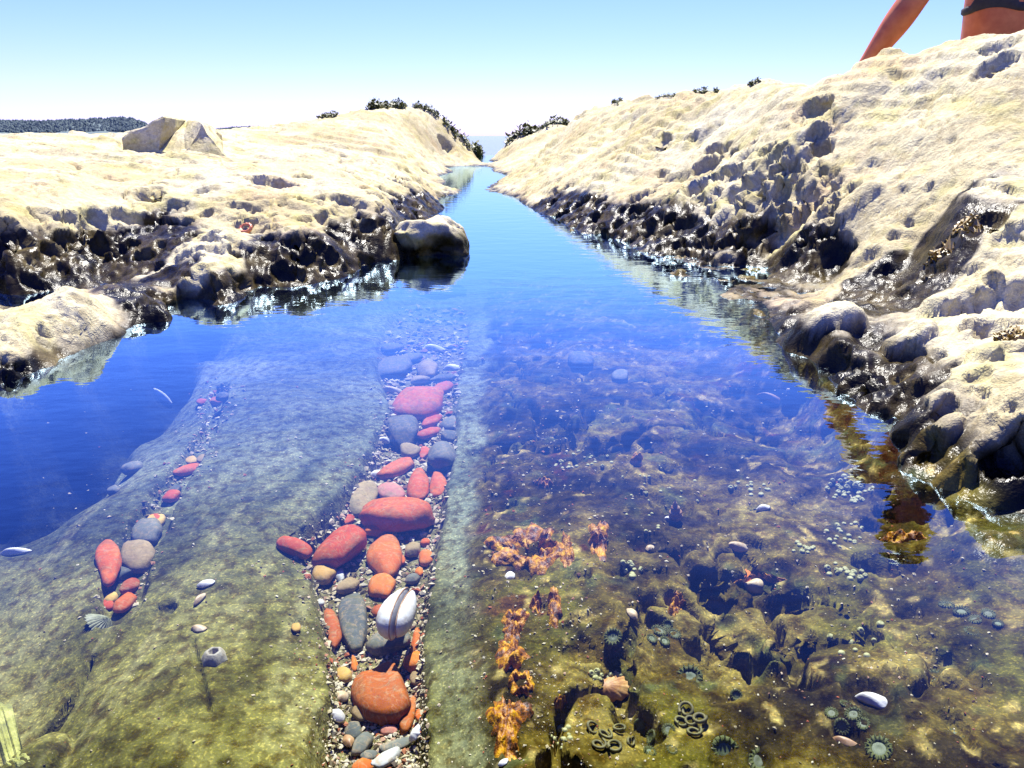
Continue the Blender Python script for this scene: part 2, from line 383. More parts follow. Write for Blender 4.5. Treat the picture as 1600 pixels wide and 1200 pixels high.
# buckets: nearest visible surface point for a picture position
order = np.argsort(-dpb.ravel())
BK = {}
kx = (pxb.ravel() // 6).astype(int); ky = (pyb.ravel() // 6).astype(int)
inview = (pxb.ravel() > -160) & (pxb.ravel() < 1760) & (pyb.ravel() > 0) & (pyb.ravel() < 1400)
buck = np.full((330, 240), -1, np.int64)
o2 = order[inview[order]]
buck[kx[o2] + 30, ky[o2]] = o2          # the nearest one is written last
def surf_index(px, py):
    a, b = int(px // 6) + 30, int(py // 6)
    for r in range(0, 6):
        best = -1
        for i in range(a - r, a + r + 1):
            for j in range(b - r, b + r + 1):
                if 0 <= i < 330 and 0 <= j < 240 and buck[i, j] >= 0:
                    k = buck[i, j]
                    if best < 0 or dpb.flat[k] < dpb.flat[best]: best = k
        if best >= 0: return best
    return -1
DISP = np.zeros_like(H); PITM = np.zeros_like(H)
warpn = (0.30 * fbm(bx, by, bz, 40, 3, 70, .6) + 0.24 * fbm(bx, by, bz, 15, 2, 71)) * np.where(under > .5, .7, 1)
def pit(px, py, rpx, depth=1.0, rim=0.08, sharp=0.6, stretch=1.0):
    k = surf_index(px, py)
    if k < 0: return
    i, j = divmod(int(k), NC)
    c = np.array([bx[i, j], by[i, j], bz[i, j]]); d = dpb[i, j]
    r = rpx * d / F
    rowsp = (tt[1] - tt[0]) * (c[1] + .25); colsp = 2 * HALF[i, 0] / NC
    wi = int(r * 1.6 * stretch / rowsp) + 2; wj = int(r * 1.6 / colsp) + 2
    i0, i1, j0, j1 = max(0, i - wi), min(NR, i + wi), max(0, j - wj), min(NC, j + wj)
    sl = (slice(i0, i1), slice(j0, j1))
    sx_, sz_ = 0.8 + .6 * rnd.random(), 0.75 + .5 * rnd.random(); sk = rnd.uniform(-.5, .5)
    dx_ = bx[sl] - c[0]; dz_ = bz[sl] - c[2] + sk * dx_
    q = np.sqrt((dx_ / sx_) ** 2 + ((by[sl] - c[1]) / stretch) ** 2 + (dz_ / sz_) ** 2) / r + warpn[sl]
    dd = -depth * r * np.clip(1 - q * q, 0, 1) ** sharp
    ring = rim * depth * r * np.exp(-((q - 1.08) / 0.16) ** 2)
    cur = DISP[sl]
    DISP[sl] = np.where(dd < 0, np.minimum(cur, dd), np.where(cur >= 0, np.maximum(cur, ring), cur))
    PITM[sl] = np.maximum(PITM[sl], np.clip(1 - q * q, 0, 1))
def pits(region, count, r0, r1, depth=1.0, **kw):
    x0, y0, x1, y1 = region[:4]; tilt = region[4] if len(region) > 4 else 0
    for _ in range(count):
        u = rnd.random(); px = x0 + (x1 - x0) * u; py = y0 + (y1 - y0) * rnd.random() + tilt * u
        pit(px, py, r0 + (r1 - r0) * rnd.random() ** 2, depth * (0.6 + 0.7 * rnd.random()), **kw)
# hollows of the right bank
for a in [(1270, 172, 42, .55), (1277, 208, 20, .9), (1560, 66, 34, .6), (1552, 104, 28, .6), (1455, 130, 26, .35), (1393, 118, 16, .5), (1020, 225, 34, .35), (1100, 205, 30, .3),
          (1198, 232, 19, .95), (1160, 238, 19, .9), (1128, 230, 13, .9), (1100, 252, 20, .8), (1292, 273, 16, 1.2), (1205, 265, 14, 1), (1180, 268, 12, 1), (1228, 278, 15, 1), (1278, 292, 17, 1), (1215, 300, 22, 1),
          (1245, 302, 17, 1), (1150, 298, 24, .9), (1180, 312, 22, .9), (1290, 318, 18, .9), (1325, 288, 18, .5), (1250, 330, 26, .9), (1130, 335, 22, .9), (1385, 265, 34, .25), (1405, 300, 7, 1), (1420, 297, 6, 1), (1450, 292, 10, .9),
          (1075, 300, 16, .9), (1040, 310, 20, .8), (1000, 300, 18, .9), (985, 325, 16, .9), (1010, 350, 16, .9), (1070, 345, 20, .9), (1100, 372, 18, .9), (1170, 372, 20, .9), (900, 312, 16, .9), (880, 322, 14, .9), (925, 308, 14, .8),
          (1055, 280, 20, .6), (1290, 402, 34, .4), (1235, 404, 22, .5), (1345, 404, 26, .4), (1540, 345, 40, .5), (1585, 365, 34, .6), (1480, 385, 26, .6),
          (1300, 560, 36, .7), (1350, 585, 34, .8), (1420, 545, 22, .7), (1480, 570, 24, .7), (1435, 600, 34, .8), (1375, 650, 26, .9), (1440, 690, 30, .9), (1570, 700, 46, 1.1), (1545, 505, 44, .7), (1590, 540, 26, .7), (1520, 470, 26, .6), (1590, 470, 22, .6), (1470, 640, 18, .9), (1500, 480, 30, .6)]: pit(*a)
pits((1090, 225, 1320, 380), 70, 10, 20, 1.6)
pits((1090, 225, 1320, 390), 110, 5, 12, 1.4)
pits((860, 295, 1110, 350, 60), 110, 5, 15, 1.4)
pits((1000, 260, 1140, 340), 40, 5, 14, 1.0)
pits((1380, 520, 1600, 740), 40, 6, 16, .9)
pits((960, 360, 1200, 400, 20), 45, 5, 14, .8)
pits((1220, 500, 1590, 720, 60), 55, 6, 18, .7)
pits((1380, 410, 1600, 480), 40, 5, 16, .6)
pits((850, 130, 1600, 330), 90, 3, 10, .5, stretch=.5)
pits((1330, 220, 1600, 380), 30, 4, 12, .8)
# hollows of the left bank
for a in [(8, 365, 42, .7), (68, 325, 16, .6), (95, 332, 12, 1), (118, 345, 16, .8), (145, 335, 16, .9), (165, 345, 24, .9), (195, 340, 22, .8), (230, 305, 22, .8), (258, 318, 14, .9), (283, 313, 9, .9), (310, 298, 16, .6), (320, 330, 14, .9),
          (432, 285, 36, .6), (405, 280, 20, .7), (468, 272, 18, .8), (495, 285, 14, .7), (540, 318, 22, .6), (575, 292, 15, 1.2), (525, 350, 18, .7), (530, 328, 14, .8), (480, 365, 12, .9), (485, 350, 8, .9), (620, 300, 16, .9), (645, 295, 14, .9), (600, 330, 18, .8), (560, 335, 14, .9), (570, 350, 14, .9), (590, 305, 16, .9),
          (280, 407, 12, .9), (48, 443, 14, .6), (72, 447, 10, .6), (118, 467, 16, .5), (75, 492, 12, .5), (10, 505, 16, .5), (325, 385, 14, .5), (345, 395, 10, .5), (35, 572, 16, .9), (8, 560, 18, .9), (12, 595, 14, .9), (385, 358, 9, .8),
          (300, 465, 44, .5), (250, 470, 26, .6), (370, 430, 16, .7), (470, 395, 30, .8), (440, 420, 24, .8), (510, 395, 26, .8), (700, 225, 16, .7), (730, 222, 14, .8), (690, 300, 10, .9), (610, 425, 20, .6)]: pit(*a)
pits((60, 325, 330, 400), 90, 6, 20, 1.3)
pits((0, 390, 330, 430), 80, 5, 14, .8)
pits((330, 320, 680, 400, -30), 100, 5, 16, 1.3)
pits((200, 460, 600, 480, -60), 70, 5, 15, .8)
pits((0, 520, 160, 570, -50), 30, 5, 12, .7)
pits((540, 260, 690, 320), 40, 4, 12, .9)
pits((100, 200, 700, 300), 70, 2.5, 7, .35, stretch=.4)
# hollows of the drowned rock
for a in [(253, 948, 20, .9), (268, 1048, 14, .7), (462, 970, 12, .9), (192, 735, 18, .6), (470, 655, 22, .3), (435, 700, 18, .4), (485, 690, 10, .5), (460, 825, 26, .5), (340, 830, 7, .7), (365, 885, 6, .7), (350, 925, 9, .6), (1390, 880, 52, 1.0), (1165, 858, 34, .6), (1190, 890, 40, .5), (1055, 790, 30, .7), (1010, 845, 34, .6), (1440, 985, 20, 1.1),
          (1360, 1080, 44, .7), (1120, 930, 50, .7), (1150, 1000, 44, .7), (1240, 1000, 40, .6), (900, 1010, 26, .6), (955, 1080, 46, .45), (975, 1030, 34, .5), (840, 860, 34, .6), (800, 895, 14, .8), (850, 945, 20, .7), (935, 850, 18, .7), (815, 715, 24, .5), (1010, 690, 34, .5), (1100, 700, 36, .6), (1200, 690, 34, .6), (1030, 620, 30, .5), (1120, 640, 30, .6), (1320, 765, 40, .4), (930, 760, 24, .5), (1230, 930, 30, .6), (1330, 930, 34, .5), (1000, 960, 30, .5), (1130, 1170, 20, .5), (1185, 1187, 20, .5), (1080, 1055, 18, .5), (880, 690, 20, .4), (1375, 1172, 18, .5)]: pit(*a)
pits((740, 560, 1400, 760, 60), 130, 6, 20, .7)
pits((780, 740, 1580, 1200), 150, 8, 26, .7)
pits((740, 620, 800, 1200), 50, 3, 9, .6)
pits((80, 560, 500, 1190), 60, 2, 7, .6)
LEAN = N.copy()
rough3 = fbm(bx, by, bz, 16, 4, 80, .55)
fine3 = fbm(bx, by, bz, 70, 3, 84, .6)
amp = np.where(under > .5, 0.0030 + .008 * reefm, 0.0040) * np.clip(Y, .4, 3.5) / 1.2
amp = amp * (1 - .75 * gut)
DISP = DISP + amp * rough3 * np.where(under > .5, 1, .8) + 0.0016 * np.clip(Y, .5, 3) * fine3 * (1 + 1.8 * reefm + strip)
X2 = bx + LEAN[..., 0] * DISP; Y2 = by + LEAN[..., 1] * DISP; Z2 = bz + LEAN[..., 2] * DISP
# masks for the material
wn = fbm(bx, by, bz, 9, 4, 90)
def near_line(points, z, width):
    P = edge(points, z); PW = warp(P[:, 0], P[:, 1]); best = np.full(H.shape, 9.0)
    G0, G1 = GW[:, 0].reshape(NR, NC), GW[:, 1].reshape(NR, NC)
    for k in range(len(P) - 1):
        a, b = PW[k], PW[k + 1]; d = b - a; t = np.clip(((G0 - a[0]) * d[0] + (G1 - a[1]) * d[1]) / (d @ d), 0, 1)
        best = np.minimum(best, np.hypot(G0 - a[0] - t * d[0], G1 - a[1] - t * d[1]))
    return 1 - sstep(width * .6, width * 1.4, best + .03 * fbm(X, Y, 0 * X, 12, 3, 66))
wall = np.maximum(near_line([(-100, 420), (60, 412), (150, 400), (250, 385), (320, 360)], .05, .075), .8 * near_line([(430, 405), (500, 400), (570, 385), (640, 340), (675, 312)], .04, .07))
wall = np.maximum.reduce([wall, .55 * near_line([(205, 475), (260, 484), (340, 468), (440, 442), (540, 422)], .015, .055), .45 * near_line([(-40, 600), (50, 582), (110, 560)], .015, .05), .6 * near_line([(210, 440), (285, 432)], .03, .035)])
rwall_wet_shade = np.maximum.reduce([near_line([(1210, 395), (1290, 400), (1380, 400)], .05, .055), near_line([(860, 322), (980, 345), (1080, 375), (1190, 380)], .03, .07), .8 * near_line([(1120, 330), (1230, 330)], .08, .06), 2.0 * near_line([(1380, 445), (1480, 435), (1640, 425)], .055, .075)])  # wet rock; over the honeycomb pits the dark tone also paints their shade
nearr = (X > xc) * (1 - sstep(1.0, 1.4, Y))
wl = .018 + .105 * wall + .095 * rwall_wet_shade + .034 * nearr + (0.012 + .03 * np.maximum(wall, rwall_wet_shade)) * wn + .018 * fbm(bx, by, bz, 30, 3, 92)
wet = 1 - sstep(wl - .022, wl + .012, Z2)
slabm = (1 - sstep(-.016, -.004, Z2)) * (1 - reefm)
pxm, pym, _ = project(X2, Y2, Z2)
# base colours of the rock: dry sandstone, weed-stained wet strip with painted-in pit shade, drowned slab, drowned reef, dark deep hole
def rampc(t, stops):
    ps = [p for p, _ in stops]
    return np.stack([np.interp(t, ps, [c[i] for _, c in stops]) for i in range(3)], -1)
def blend(A, B, f): return A + (np.array(B) - A) * np.asarray(f)[..., None]
def n01(scale, octv, seed, gain=.55, dx=0): return fbm(X2 + dx, Y2, Z2, scale, octv, seed, gain)
dn = n01(3.2, 4, 101); dm = n01(14, 4, 102, .6); dfi = n01(42, 3, 103, .6)
dry = rampc(dn, [(-.4, (.43, .36, .225)), (0, (.53, .465, .32)), (.4, (.58, .525, .395))])
dry = blend(dry, (.42, .375, .135), .55 * sstep(.0, .45, dm))
dry = blend(dry, (.50, .33, .22), .35 * sstep(.15, .5, n01(6, 3, 104)))
dry = blend(dry, (.30, .24, .14), .5 * sstep(.18, .5, dfi))
dry = blend(dry, (.22, .18, .09), .55 * joints)
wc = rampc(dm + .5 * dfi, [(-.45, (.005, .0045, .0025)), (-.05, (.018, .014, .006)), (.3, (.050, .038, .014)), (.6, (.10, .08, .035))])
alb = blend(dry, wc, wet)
s1 = fbm(X2 + .3 * dn, Y2 * .7, Z2, 11, 5, 110, .6); s2 = n01(31, 4, 115, .62)
slab_c = rampc(s1, [(-.4, (.045, .042, .010)), (-.1, (.105, .096, .026)), (.15, (.155, .142, .050)), (.45, (.20, .185, .085))])
slab_c = blend(slab_c, (.030, .030, .010), .55 * sstep(.05, .45, s2))
slab_c = blend(slab_c, (.030, .027, .010), .6 * sstep(.15, .5, n01(64, 3, 117, .6)))
slab_c = blend(slab_c, (.24, .22, .12), .5 * sstep(.2, .5, fbm(X2 * 3, Y2 * .5, Z2, 16, 4, 118, .6)))
grey = sstep(.42, .85, Y2) * .75 + .4 * sstep(-.01, .02, X2 - xr) * (1 - right_of)
slab_c = blend(slab_c, rampc(s1, [(-.4, (.065, .080, .075)), (.4, (.16, .185, .165))]), np.clip(grey, 0, .8))
slab_c = blend(slab_c, (.15, .13, .08), .6 * gut)
r1 = n01(19, 5, 120, .62); r2 = n01(9, 3, 126); r3 = n01(37, 3, 129, .6); r4 = n01(75, 2, 133)
reef_c = rampc(r1, [(-.45, (.010, .008, .006)), (-.12, (.045, .032, .010)), (.15, (.105, .078, .020)), (.5, (.19, .15, .06))])
reef_c = blend(reef_c, (.11, .105, .020), .6 * sstep(.1, .45, r2))
reef_c = blend(reef_c, (.085, .018, .014), .7 * sstep(.22, .5, r3) * sstep(-.1, .2, dn))
reef_c = blend(reef_c, (.07, .09, .05), .6 * sstep(.2, .5, -r3))
reef_c = blend(reef_c, (.36, .28, .14), .75 * sstep(.32, .6, r4))
reef_c = blend(reef_c, (.018, .014, .013), .75 * sstep(.1, .5, -r2))
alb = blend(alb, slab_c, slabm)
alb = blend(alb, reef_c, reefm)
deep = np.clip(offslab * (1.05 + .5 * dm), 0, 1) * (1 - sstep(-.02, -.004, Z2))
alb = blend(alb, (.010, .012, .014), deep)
dryness = (1 - wet) * (1 - slabm) * (1 - reefm)
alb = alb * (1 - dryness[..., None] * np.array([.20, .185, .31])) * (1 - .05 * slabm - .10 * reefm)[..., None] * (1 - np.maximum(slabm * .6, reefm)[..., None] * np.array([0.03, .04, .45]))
alb = np.clip(alb, .003, .8)
drown = 1 - sstep(-.010, .001, Z2)
IDX = np.arange(NR * NC).reshape(NR, NC)
Q = np.stack([IDX[:-1, :-1], IDX[:-1, 1:], IDX[1:, 1:], IDX[1:, :-1]], -1).reshape(-1, 4)
side = np.where(base_raw < -.006, 0, np.where(X < xc, 1, 2))
side[(Y > 2.4) & (side == 0)] = 0
fs = side[:-1, :-1].reshape(-1)
VV = np.stack([X2, Y2, Z2], -1).reshape(-1, 3)
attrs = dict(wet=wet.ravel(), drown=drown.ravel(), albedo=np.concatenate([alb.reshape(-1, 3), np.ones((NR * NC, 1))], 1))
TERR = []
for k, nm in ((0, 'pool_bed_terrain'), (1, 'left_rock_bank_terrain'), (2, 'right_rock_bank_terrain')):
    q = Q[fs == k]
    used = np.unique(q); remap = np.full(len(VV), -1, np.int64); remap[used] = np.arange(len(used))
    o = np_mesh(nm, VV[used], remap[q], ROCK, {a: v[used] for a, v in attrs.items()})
    o['kind'] = 'structure'; TERR.append(o)
bpy.context.view_layer.update()
def hit(origin, d):
    best = None
    for o in TERR:
        ok, loc, nor, _ = o.ray_cast(Vector(origin), Vector(d).normalized())
        if ok and (best is None or (loc - Vector(origin)).length < (best[0] - Vector(origin)).length): best = (loc, nor)
    return best
def on_pixel(px, py):                # the terrain point seen there
    return hit((0, 0, CAM_H), ray(px, py))
def ground(x, y, top=1.2):
    h = hit((x, y, top), (0, 0, -1)); return h if h else (Vector((x, y, 0)), Vector((0, 0, 1)))

# ------------------------------------------------------------------ water and sea
def water_material(name, scale, strength, tint):
    m = NT(name)
    mp = m.n('ShaderNodeMapping'); mp.inputs['Scale'].default_value = (1.0, 1.7, 1.0); m.l(m.coord(), mp.inputs['Vector'])
    h = m.math('ADD', m.noise(scale, 3, 0.5, mp.outputs[0]), m.math('MULTIPLY', m.noise(scale * 4.2, 2, 0.5, mp.outputs[0]), 0.22))
    b = m.bump(h, strength, 0.01)
    fr = m.n('ShaderNodeFresnel'); fr.inputs['IOR'].default_value = 1.40; m.l(b, fr.inputs['Normal'])
    tr = m.n('ShaderNodeBsdfTransparent'); tr.inputs[0].default_value = (*tint, 1)
    gl_ = m.n('ShaderNodeBsdfGlossy'); gl_.inputs['Roughness'].default_value = 0.02; gl_.inputs[0].default_value = (.58, .80, 1, 1); m.l(b, gl_.inputs['Normal'])
    mx = m.n('ShaderNodeMixShader'); m.l(m.math('SUBTRACT', m.math('MULTIPLY', fr.outputs[0], 3.0), 0.110, True), mx.inputs[0]); m.l(tr.outputs[0], mx.inputs[1]); m.l(gl_.outputs[0], mx.inputs[2])
    m.l(mx.outputs[0], m.out.inputs[0]); return m.m
POOL_W = water_material('pool_water', 9.0, 0.08, (0.90, 0.96, 1.0))
yy = np.concatenate([np.linspace(-.3, 3, 60), np.linspace(3.1, 12.5, 40)])
V = []; Fc = []
for y in yy:
    xm = np.interp(y, [-.3, 0, 1, 2, 3, 4, 6, 9, 12.5], [.95, .95, 1.6, 1.2, .75, .6, .8, .9, .5])
    xn = np.interp(y, [-.3, 0, 1, 2, 3, 4, 6, 9, 12.5], [-.95, -.95, -1.6, -1.6, -1.2, -1.0, -1.3, -1.2, -.9])
    for u in np.linspace(0, 1, 40): V.append((xn + (xm - xn) * u, y, 0.0))
for i in range(len(yy) - 1):
    for j in range(39): a = i * 40 + j; Fc.append((a, a + 1, a + 41, a + 40))
tag(mesh_obj('pool_water', V, Fc, POOL_W), kind='structure')
def sea_material():
    m = NT('sea_water'); b = m.bump(m.noise(0.6, 4), 0.6, 0.2)
    m.bsdf((0.02, 0.06, 0.09), 0.12, b, 0.6); return m.m
tag(mesh_obj('sea', [(-6000, -60, -.7), (6000, -60, -.7), (6000, 9000, -.7), (-6000, 9000, -.7)], [(0, 1, 2, 3)], sea_material()), kind='structure')

#@@REST
# ------------------------------------------------------------------ far headland with its wood
def simple_mat(name, stops, scale=8, rough=0.7, bump=0.3, bdist=0.002, rand=0.0, spec=0.5, fine=None, sss=None, k=1.0, film=None):
    m = NT(name); stops = [(p_, tuple(v_ * k for v_ in c_)) for p_, c_ in stops]
    f = m.noise(scale, 4, 0.6)
    c = m.ramp(f, stops)
    if rand:
        oi = m.n('ShaderNodeObjectInfo')
        h = m.n('ShaderNodeHueSaturation'); m.l(c, h.inputs['Color'])
        m.l(m.math('ADD', m.math('MULTIPLY', oi.outputs['Random'], rand), 1 - rand / 2), h.inputs['Value'])
        m.l(m.math('ADD', m.math('MULTIPLY', oi.outputs['Random'], rand * 0.05), 0.5 - rand * 0.025), h.inputs['Hue'])
        c = h.outputs[0]
    if fine: c = m.mix(m.ramp(m.noise(fine[0], 2, 0.6), [(0.54, 0.0), (0.68, fine[1])]), c, tuple(v_ * k for v_ in fine[2]))
    if film: c = m.mix(m.ramp(m.noise(film[0], 4, 0.65, dist=.5), [(0.46, 0.0), (0.66, film[1])]), c, tuple(v_ * k for v_ in film[2]))
    if film:
        c = m.mix(m.ramp(m.noise(film[0] * 3.1, 5, 0.7), [(0.50, 0.0), (0.72, .5)]), c, (.30, .20, .09))
        c = m.mix(m.ramp(m.noise(film[0] * .5, 3, 0.6, dist=1.5), [(0.485, 0.0), (0.5, .35), (0.515, 0.0)]), c, (.36, .24, .12))
    b = m.bump(m.noise(scale * 5, 3, 0.6), bump, bdist)
    m.bsdf(c, rough, b, spec, sss=sss); return m.m
FOREST = simple_mat('distant_wood', [(0.3, (0.045, 0.075, 0.075)), (0.7, (0.065, 0.100, 0.095))], 0.02, 0.9, 0.0)  # wood colour lightened towards blue to paint in the distance haze
def headland(name, dist, prof, thick):
    V, Fc = [], []
    xs = np.linspace(prof[0][0], prof[-1][0], 90)
    for i, px in enumerate(xs):
        py = np.interp(px, [p[0] for p in prof], [p[1] for p in prof])
        top = at_y(px, py, dist); h = top[2] - 3.0
        x = top[0]
        wv = 4 * math.sin(px * .11) + 3 * math.sin(px * .037)
        for k, (dy, f) in enumerate(((-thick, -.02), (-thick * .6, .35), (-thick * .25, .8), (0, 1), (thick * .5, .7), (thick, -.02))):
            V.append((x * (dist + dy) / dist, dist + dy + wv, -.7 + max(h, -.5) * f if f > 0 else -1.5))
    for i in range(len(xs) - 1):
        for k in range(5): a = i * 6 + k; Fc.append((a, a + 6, a + 7, a + 1))
    o = mesh_obj(name, V, Fc, FOREST); tag(o, kind='structure')
    TV, TF = [], []
    r = random.Random(3)
    nt_ = int(110 * (prof[-1][0] - prof[0][0]) / 10)
    for _ in range(nt_):
        px = prof[0][0] + (prof[-1][0] - prof[0][0]) * r.random()
        py = np.interp(px, [p[0] for p in prof], [p[1] for p in prof])
        top = at_y(px, py, dist); dy = -thick * r.random() * .7
        f = np.interp(dy, [-thick, -thick * .6, -thick * .25, 0], [0, .35, .8, 1])
        z = -.7 + (top[2] - 3) * f - 1
        x0, y0 = top[0] * (dist + dy) / dist, dist + dy
        hh = dist * .0032 * (.5 + r.random()); rr = hh * (.38 + .3 * r.random()); b = len(TV)
        for lv, (zf, rf) in enumerate(((0, .7), (.3, 1), (.65, .6))):
            for q in range(6):
                a = q * math.pi / 3 + lv; jr = rr * rf * (.7 + .6 * r.random())
                TV.append((x0 + jr * math.cos(a), y0 + jr * math.sin(a), z + hh * zf))
        TV.append((x0, y0, z + hh))
        for lv in (0, 1):
            for q in range(6): TF.append((b + lv * 6 + q, b + lv * 6 + (q + 1) % 6, b + lv * 6 + 6 + (q + 1) % 6, b + lv * 6 + 6 + q))
        for q in range(6): TF.append((b + 12 + q, b + 12 + (q + 1) % 6, b + 18))
    t = mesh_obj(name.replace('hill', 'wood'), TV, TF, FOREST, smooth=False)
    return t
t = headland('headland_hill', 900, [(-420, 186), (-200, 178), (0, 184), (60, 185), (110, 183), (150, 182), (190, 179), (205, 181), (225, 188), (250, 204), (275, 214)], 160)
tag(t, 'dark wooded headland across the sea above the pale rock', 'wood', kind='stuff')
t = headland('far_hill', 1700, [(300, 213), (330, 203), (355, 199), (385, 198), (415, 198), (440, 204), (480, 213)], 200)
tag(t, 'low dark strip of far woods beside the angular block', 'wood', kind='stuff')

# ------------------------------------------------------------------ stones
def ico(sub):
    bm = bmesh.new(); bmesh.ops.create_icosphere(bm, subdivisions=sub, radius=1.0)
    V = np.array([v.co[:] for v in bm.verts]); Fc = [[v.index for v in f.verts] for f in bm.faces]; bm.free(); return V, Fc
ICO2, ICO3, ICO4, ICO5 = ico(2), ico(3), ico(4), ico(5)
ST = {
 'red': simple_mat('red_stone', [(0.25, (0.26, 0.034, 0.000)), (0.5, (0.40, 0.066, 0.000)), (0.75, (0.48, 0.11, 0.000))], 55, 0.75, 0.35, 0.001, 0.35, 0.2, (260, .5, (0.22, 0.03, 0.01)) , k=1.0, film=(60, .65, (.16, .05, .012))),
 'orange': simple_mat('orange_stone', [(0.25, (0.34, 0.065, 0.002)), (0.5, (0.44, 0.105, 0.004)), (0.75, (0.50, 0.16, 0.012))], 60, 0.75, 0.35, 0.001, 0.3, 0.2, (240, .5, (0.30, 0.07, 0.01)) , k=1.0, film=(60, .65, (.16, .05, .012))),
 'brown': simple_mat('red_brown_stone', [(0.25, (0.20, 0.036, 0.003)), (0.5, (0.28, 0.060, 0.005)), (0.75, (0.34, 0.09, 0.010))], 60, 0.75, 0.4, 0.001, 0.2, 0.2, (200, .6, (0.12, 0.03, 0.01)) , k=1.0, film=(60, .65, (.16, .05, .012))),
 'tan': simple_mat('tan_stone', [(0.25, (0.20, 0.13, 0.045)), (0.5, (0.30, 0.21, 0.085)), (0.75, (0.38, 0.29, 0.14))], 70, 0.8, 0.4, 0.001, 0.35, 0.2, (240, .5, (0.12, 0.08, 0.03)) , k=.85, film=(60, .65, (.10, .09, .03))),
 'grey': simple_mat('grey_stone', [(0.25, (0.085, 0.088, 0.070)), (0.5, (0.125, 0.128, 0.100)), (0.75, (0.18, 0.18, 0.14))], 60, 0.8, 0.35, 0.001, 0.3, 0.2, (260, .4, (0.22, 0.20, 0.14)) , k=.85, film=(60, .65, (.10, .09, .03))),
 'dark': simple_mat('dark_grey_stone', [(0.25, (0.045, 0.052, 0.046)), (0.5, (0.075, 0.082, 0.070)), (0.75, (0.11, 0.115, 0.095))], 60, 0.8, 0.3, 0.001, 0.2, 0.2, (260, .4, (0.16, 0.15, 0.11)) , k=.85, film=(60, .65, (.10, .09, .03))),
 'pale': simple_mat('pale_stone', [(0.25, (0.34, 0.33, 0.28)), (0.5, (0.44, 0.43, 0.37)), (0.75, (0.54, 0.52, 0.45))], 60, 0.75, 0.4, 0.001, 0.2, 0.25, (200, .5, (0.28, 0.24, 0.16)) , k=.85, film=(60, .65, (.10, .09, .03))),
 'pink': simple_mat('pink_stone', [(0.25, (0.38, 0.12, 0.075)), (0.5, (0.48, 0.19, 0.12)), (0.75, (0.55, 0.28, 0.18))], 60, 0.75, 0.4, 0.001, 0.2, 0.25, k=.85, film=(60, .65, (.10, .09, .03))),
 'yellow': simple_mat('ochre_stone', [(0.25, (0.36, 0.19, 0.025)), (0.5, (0.46, 0.27, 0.05)), (0.75, (0.54, 0.35, 0.09))], 60, 0.75, 0.4, 0.001, 0.2, 0.25, k=.85, film=(60, .65, (.10, .09, .03))),
}
def ground_frame(px, py, w, h, rot, z):
    """size and heading on the ground of something that spans w x h pixels, turned by rot"""
    p = at_z(px, py, z); d = np.array([p[0], p[1], z - CAM_H]); D = p[1] * CP - (z - CAM_H) * SP
    sn = -d[2] / np.linalg.norm(d)
    az = math.atan2(p[0], p[1])
    a = math.radians(rot); R = np.array([[math.cos(a), -math.sin(a)], [math.sin(a), math.cos(a)]])
    M = np.diag([D / F, D / F / max(sn, .25)]) @ R @ np.diag([w / 2, h / 2])
    Rz = np.array([[math.cos(-az), -math.sin(-az)], [math.sin(-az), math.cos(-az)]])
    U, S_, _ = np.linalg.svd(Rz @ M)
    return p, S_, math.atan2(U[1, 0], U[0, 0]), D
def stone(name, px, py, w, h, rot, mat, label, cat='stone', group=None, thick=.5, lift=0.0, lumpy=.15, boxy=2.3, ang=0.0, sub=ICO3):
    z = -.078
    for _ in range(2):
        p, S_, hd, D = ground_frame(px, py, w, h * .9, rot, z)
        c = thick * min(S_[1], S_[0])
        g = ground(p[0], p[1], -.001)[0].z if True else 0
        z = max(g, -.13) + c * .75 + lift
    V, Fc = sub
    V = V.copy(); sd_ = rnd.random() * 50
    e = 2 / boxy
    V = np.sign(V) * np.abs(V) ** e; V /= np.maximum(np.linalg.norm(V, axis=1, keepdims=True) ** .5, .6)
    nz = fbm(V[:, 0] + sd_, V[:, 1], V[:, 2], 0.9, 3, 3)
    V = V * (1 + lumpy * 2.2 * nz)[:, None]
    for _ in range(rnd.choice((2, 3, 4))):
        dv_ = np.array([rnd.gauss(0, 1), rnd.gauss(0, 1), rnd.gauss(0, .7)]); dv_ /= np.linalg.norm(dv_); tq = V @ dv_; cut_ = tq.max() * rnd.uniform(.68, .92)
        V = V - np.where(tq > cut_, (tq - cut_) * .85, 0)[:, None] * dv_
    V[:, 0] += ang * V[:, 1] * V[:, 0] * .3
    V *= np.array([S_[0], S_[1], c])
    o = mesh_obj(name, V, Fc, ST[mat]); o.location = (p[0], p[1], z)
    o.rotation_euler = (rnd.uniform(-.12, .12), rnd.uniform(-.12, .12), hd)
    if label: tag(o, label, cat, group)
    return o
G = 'stones lying in the gutter'
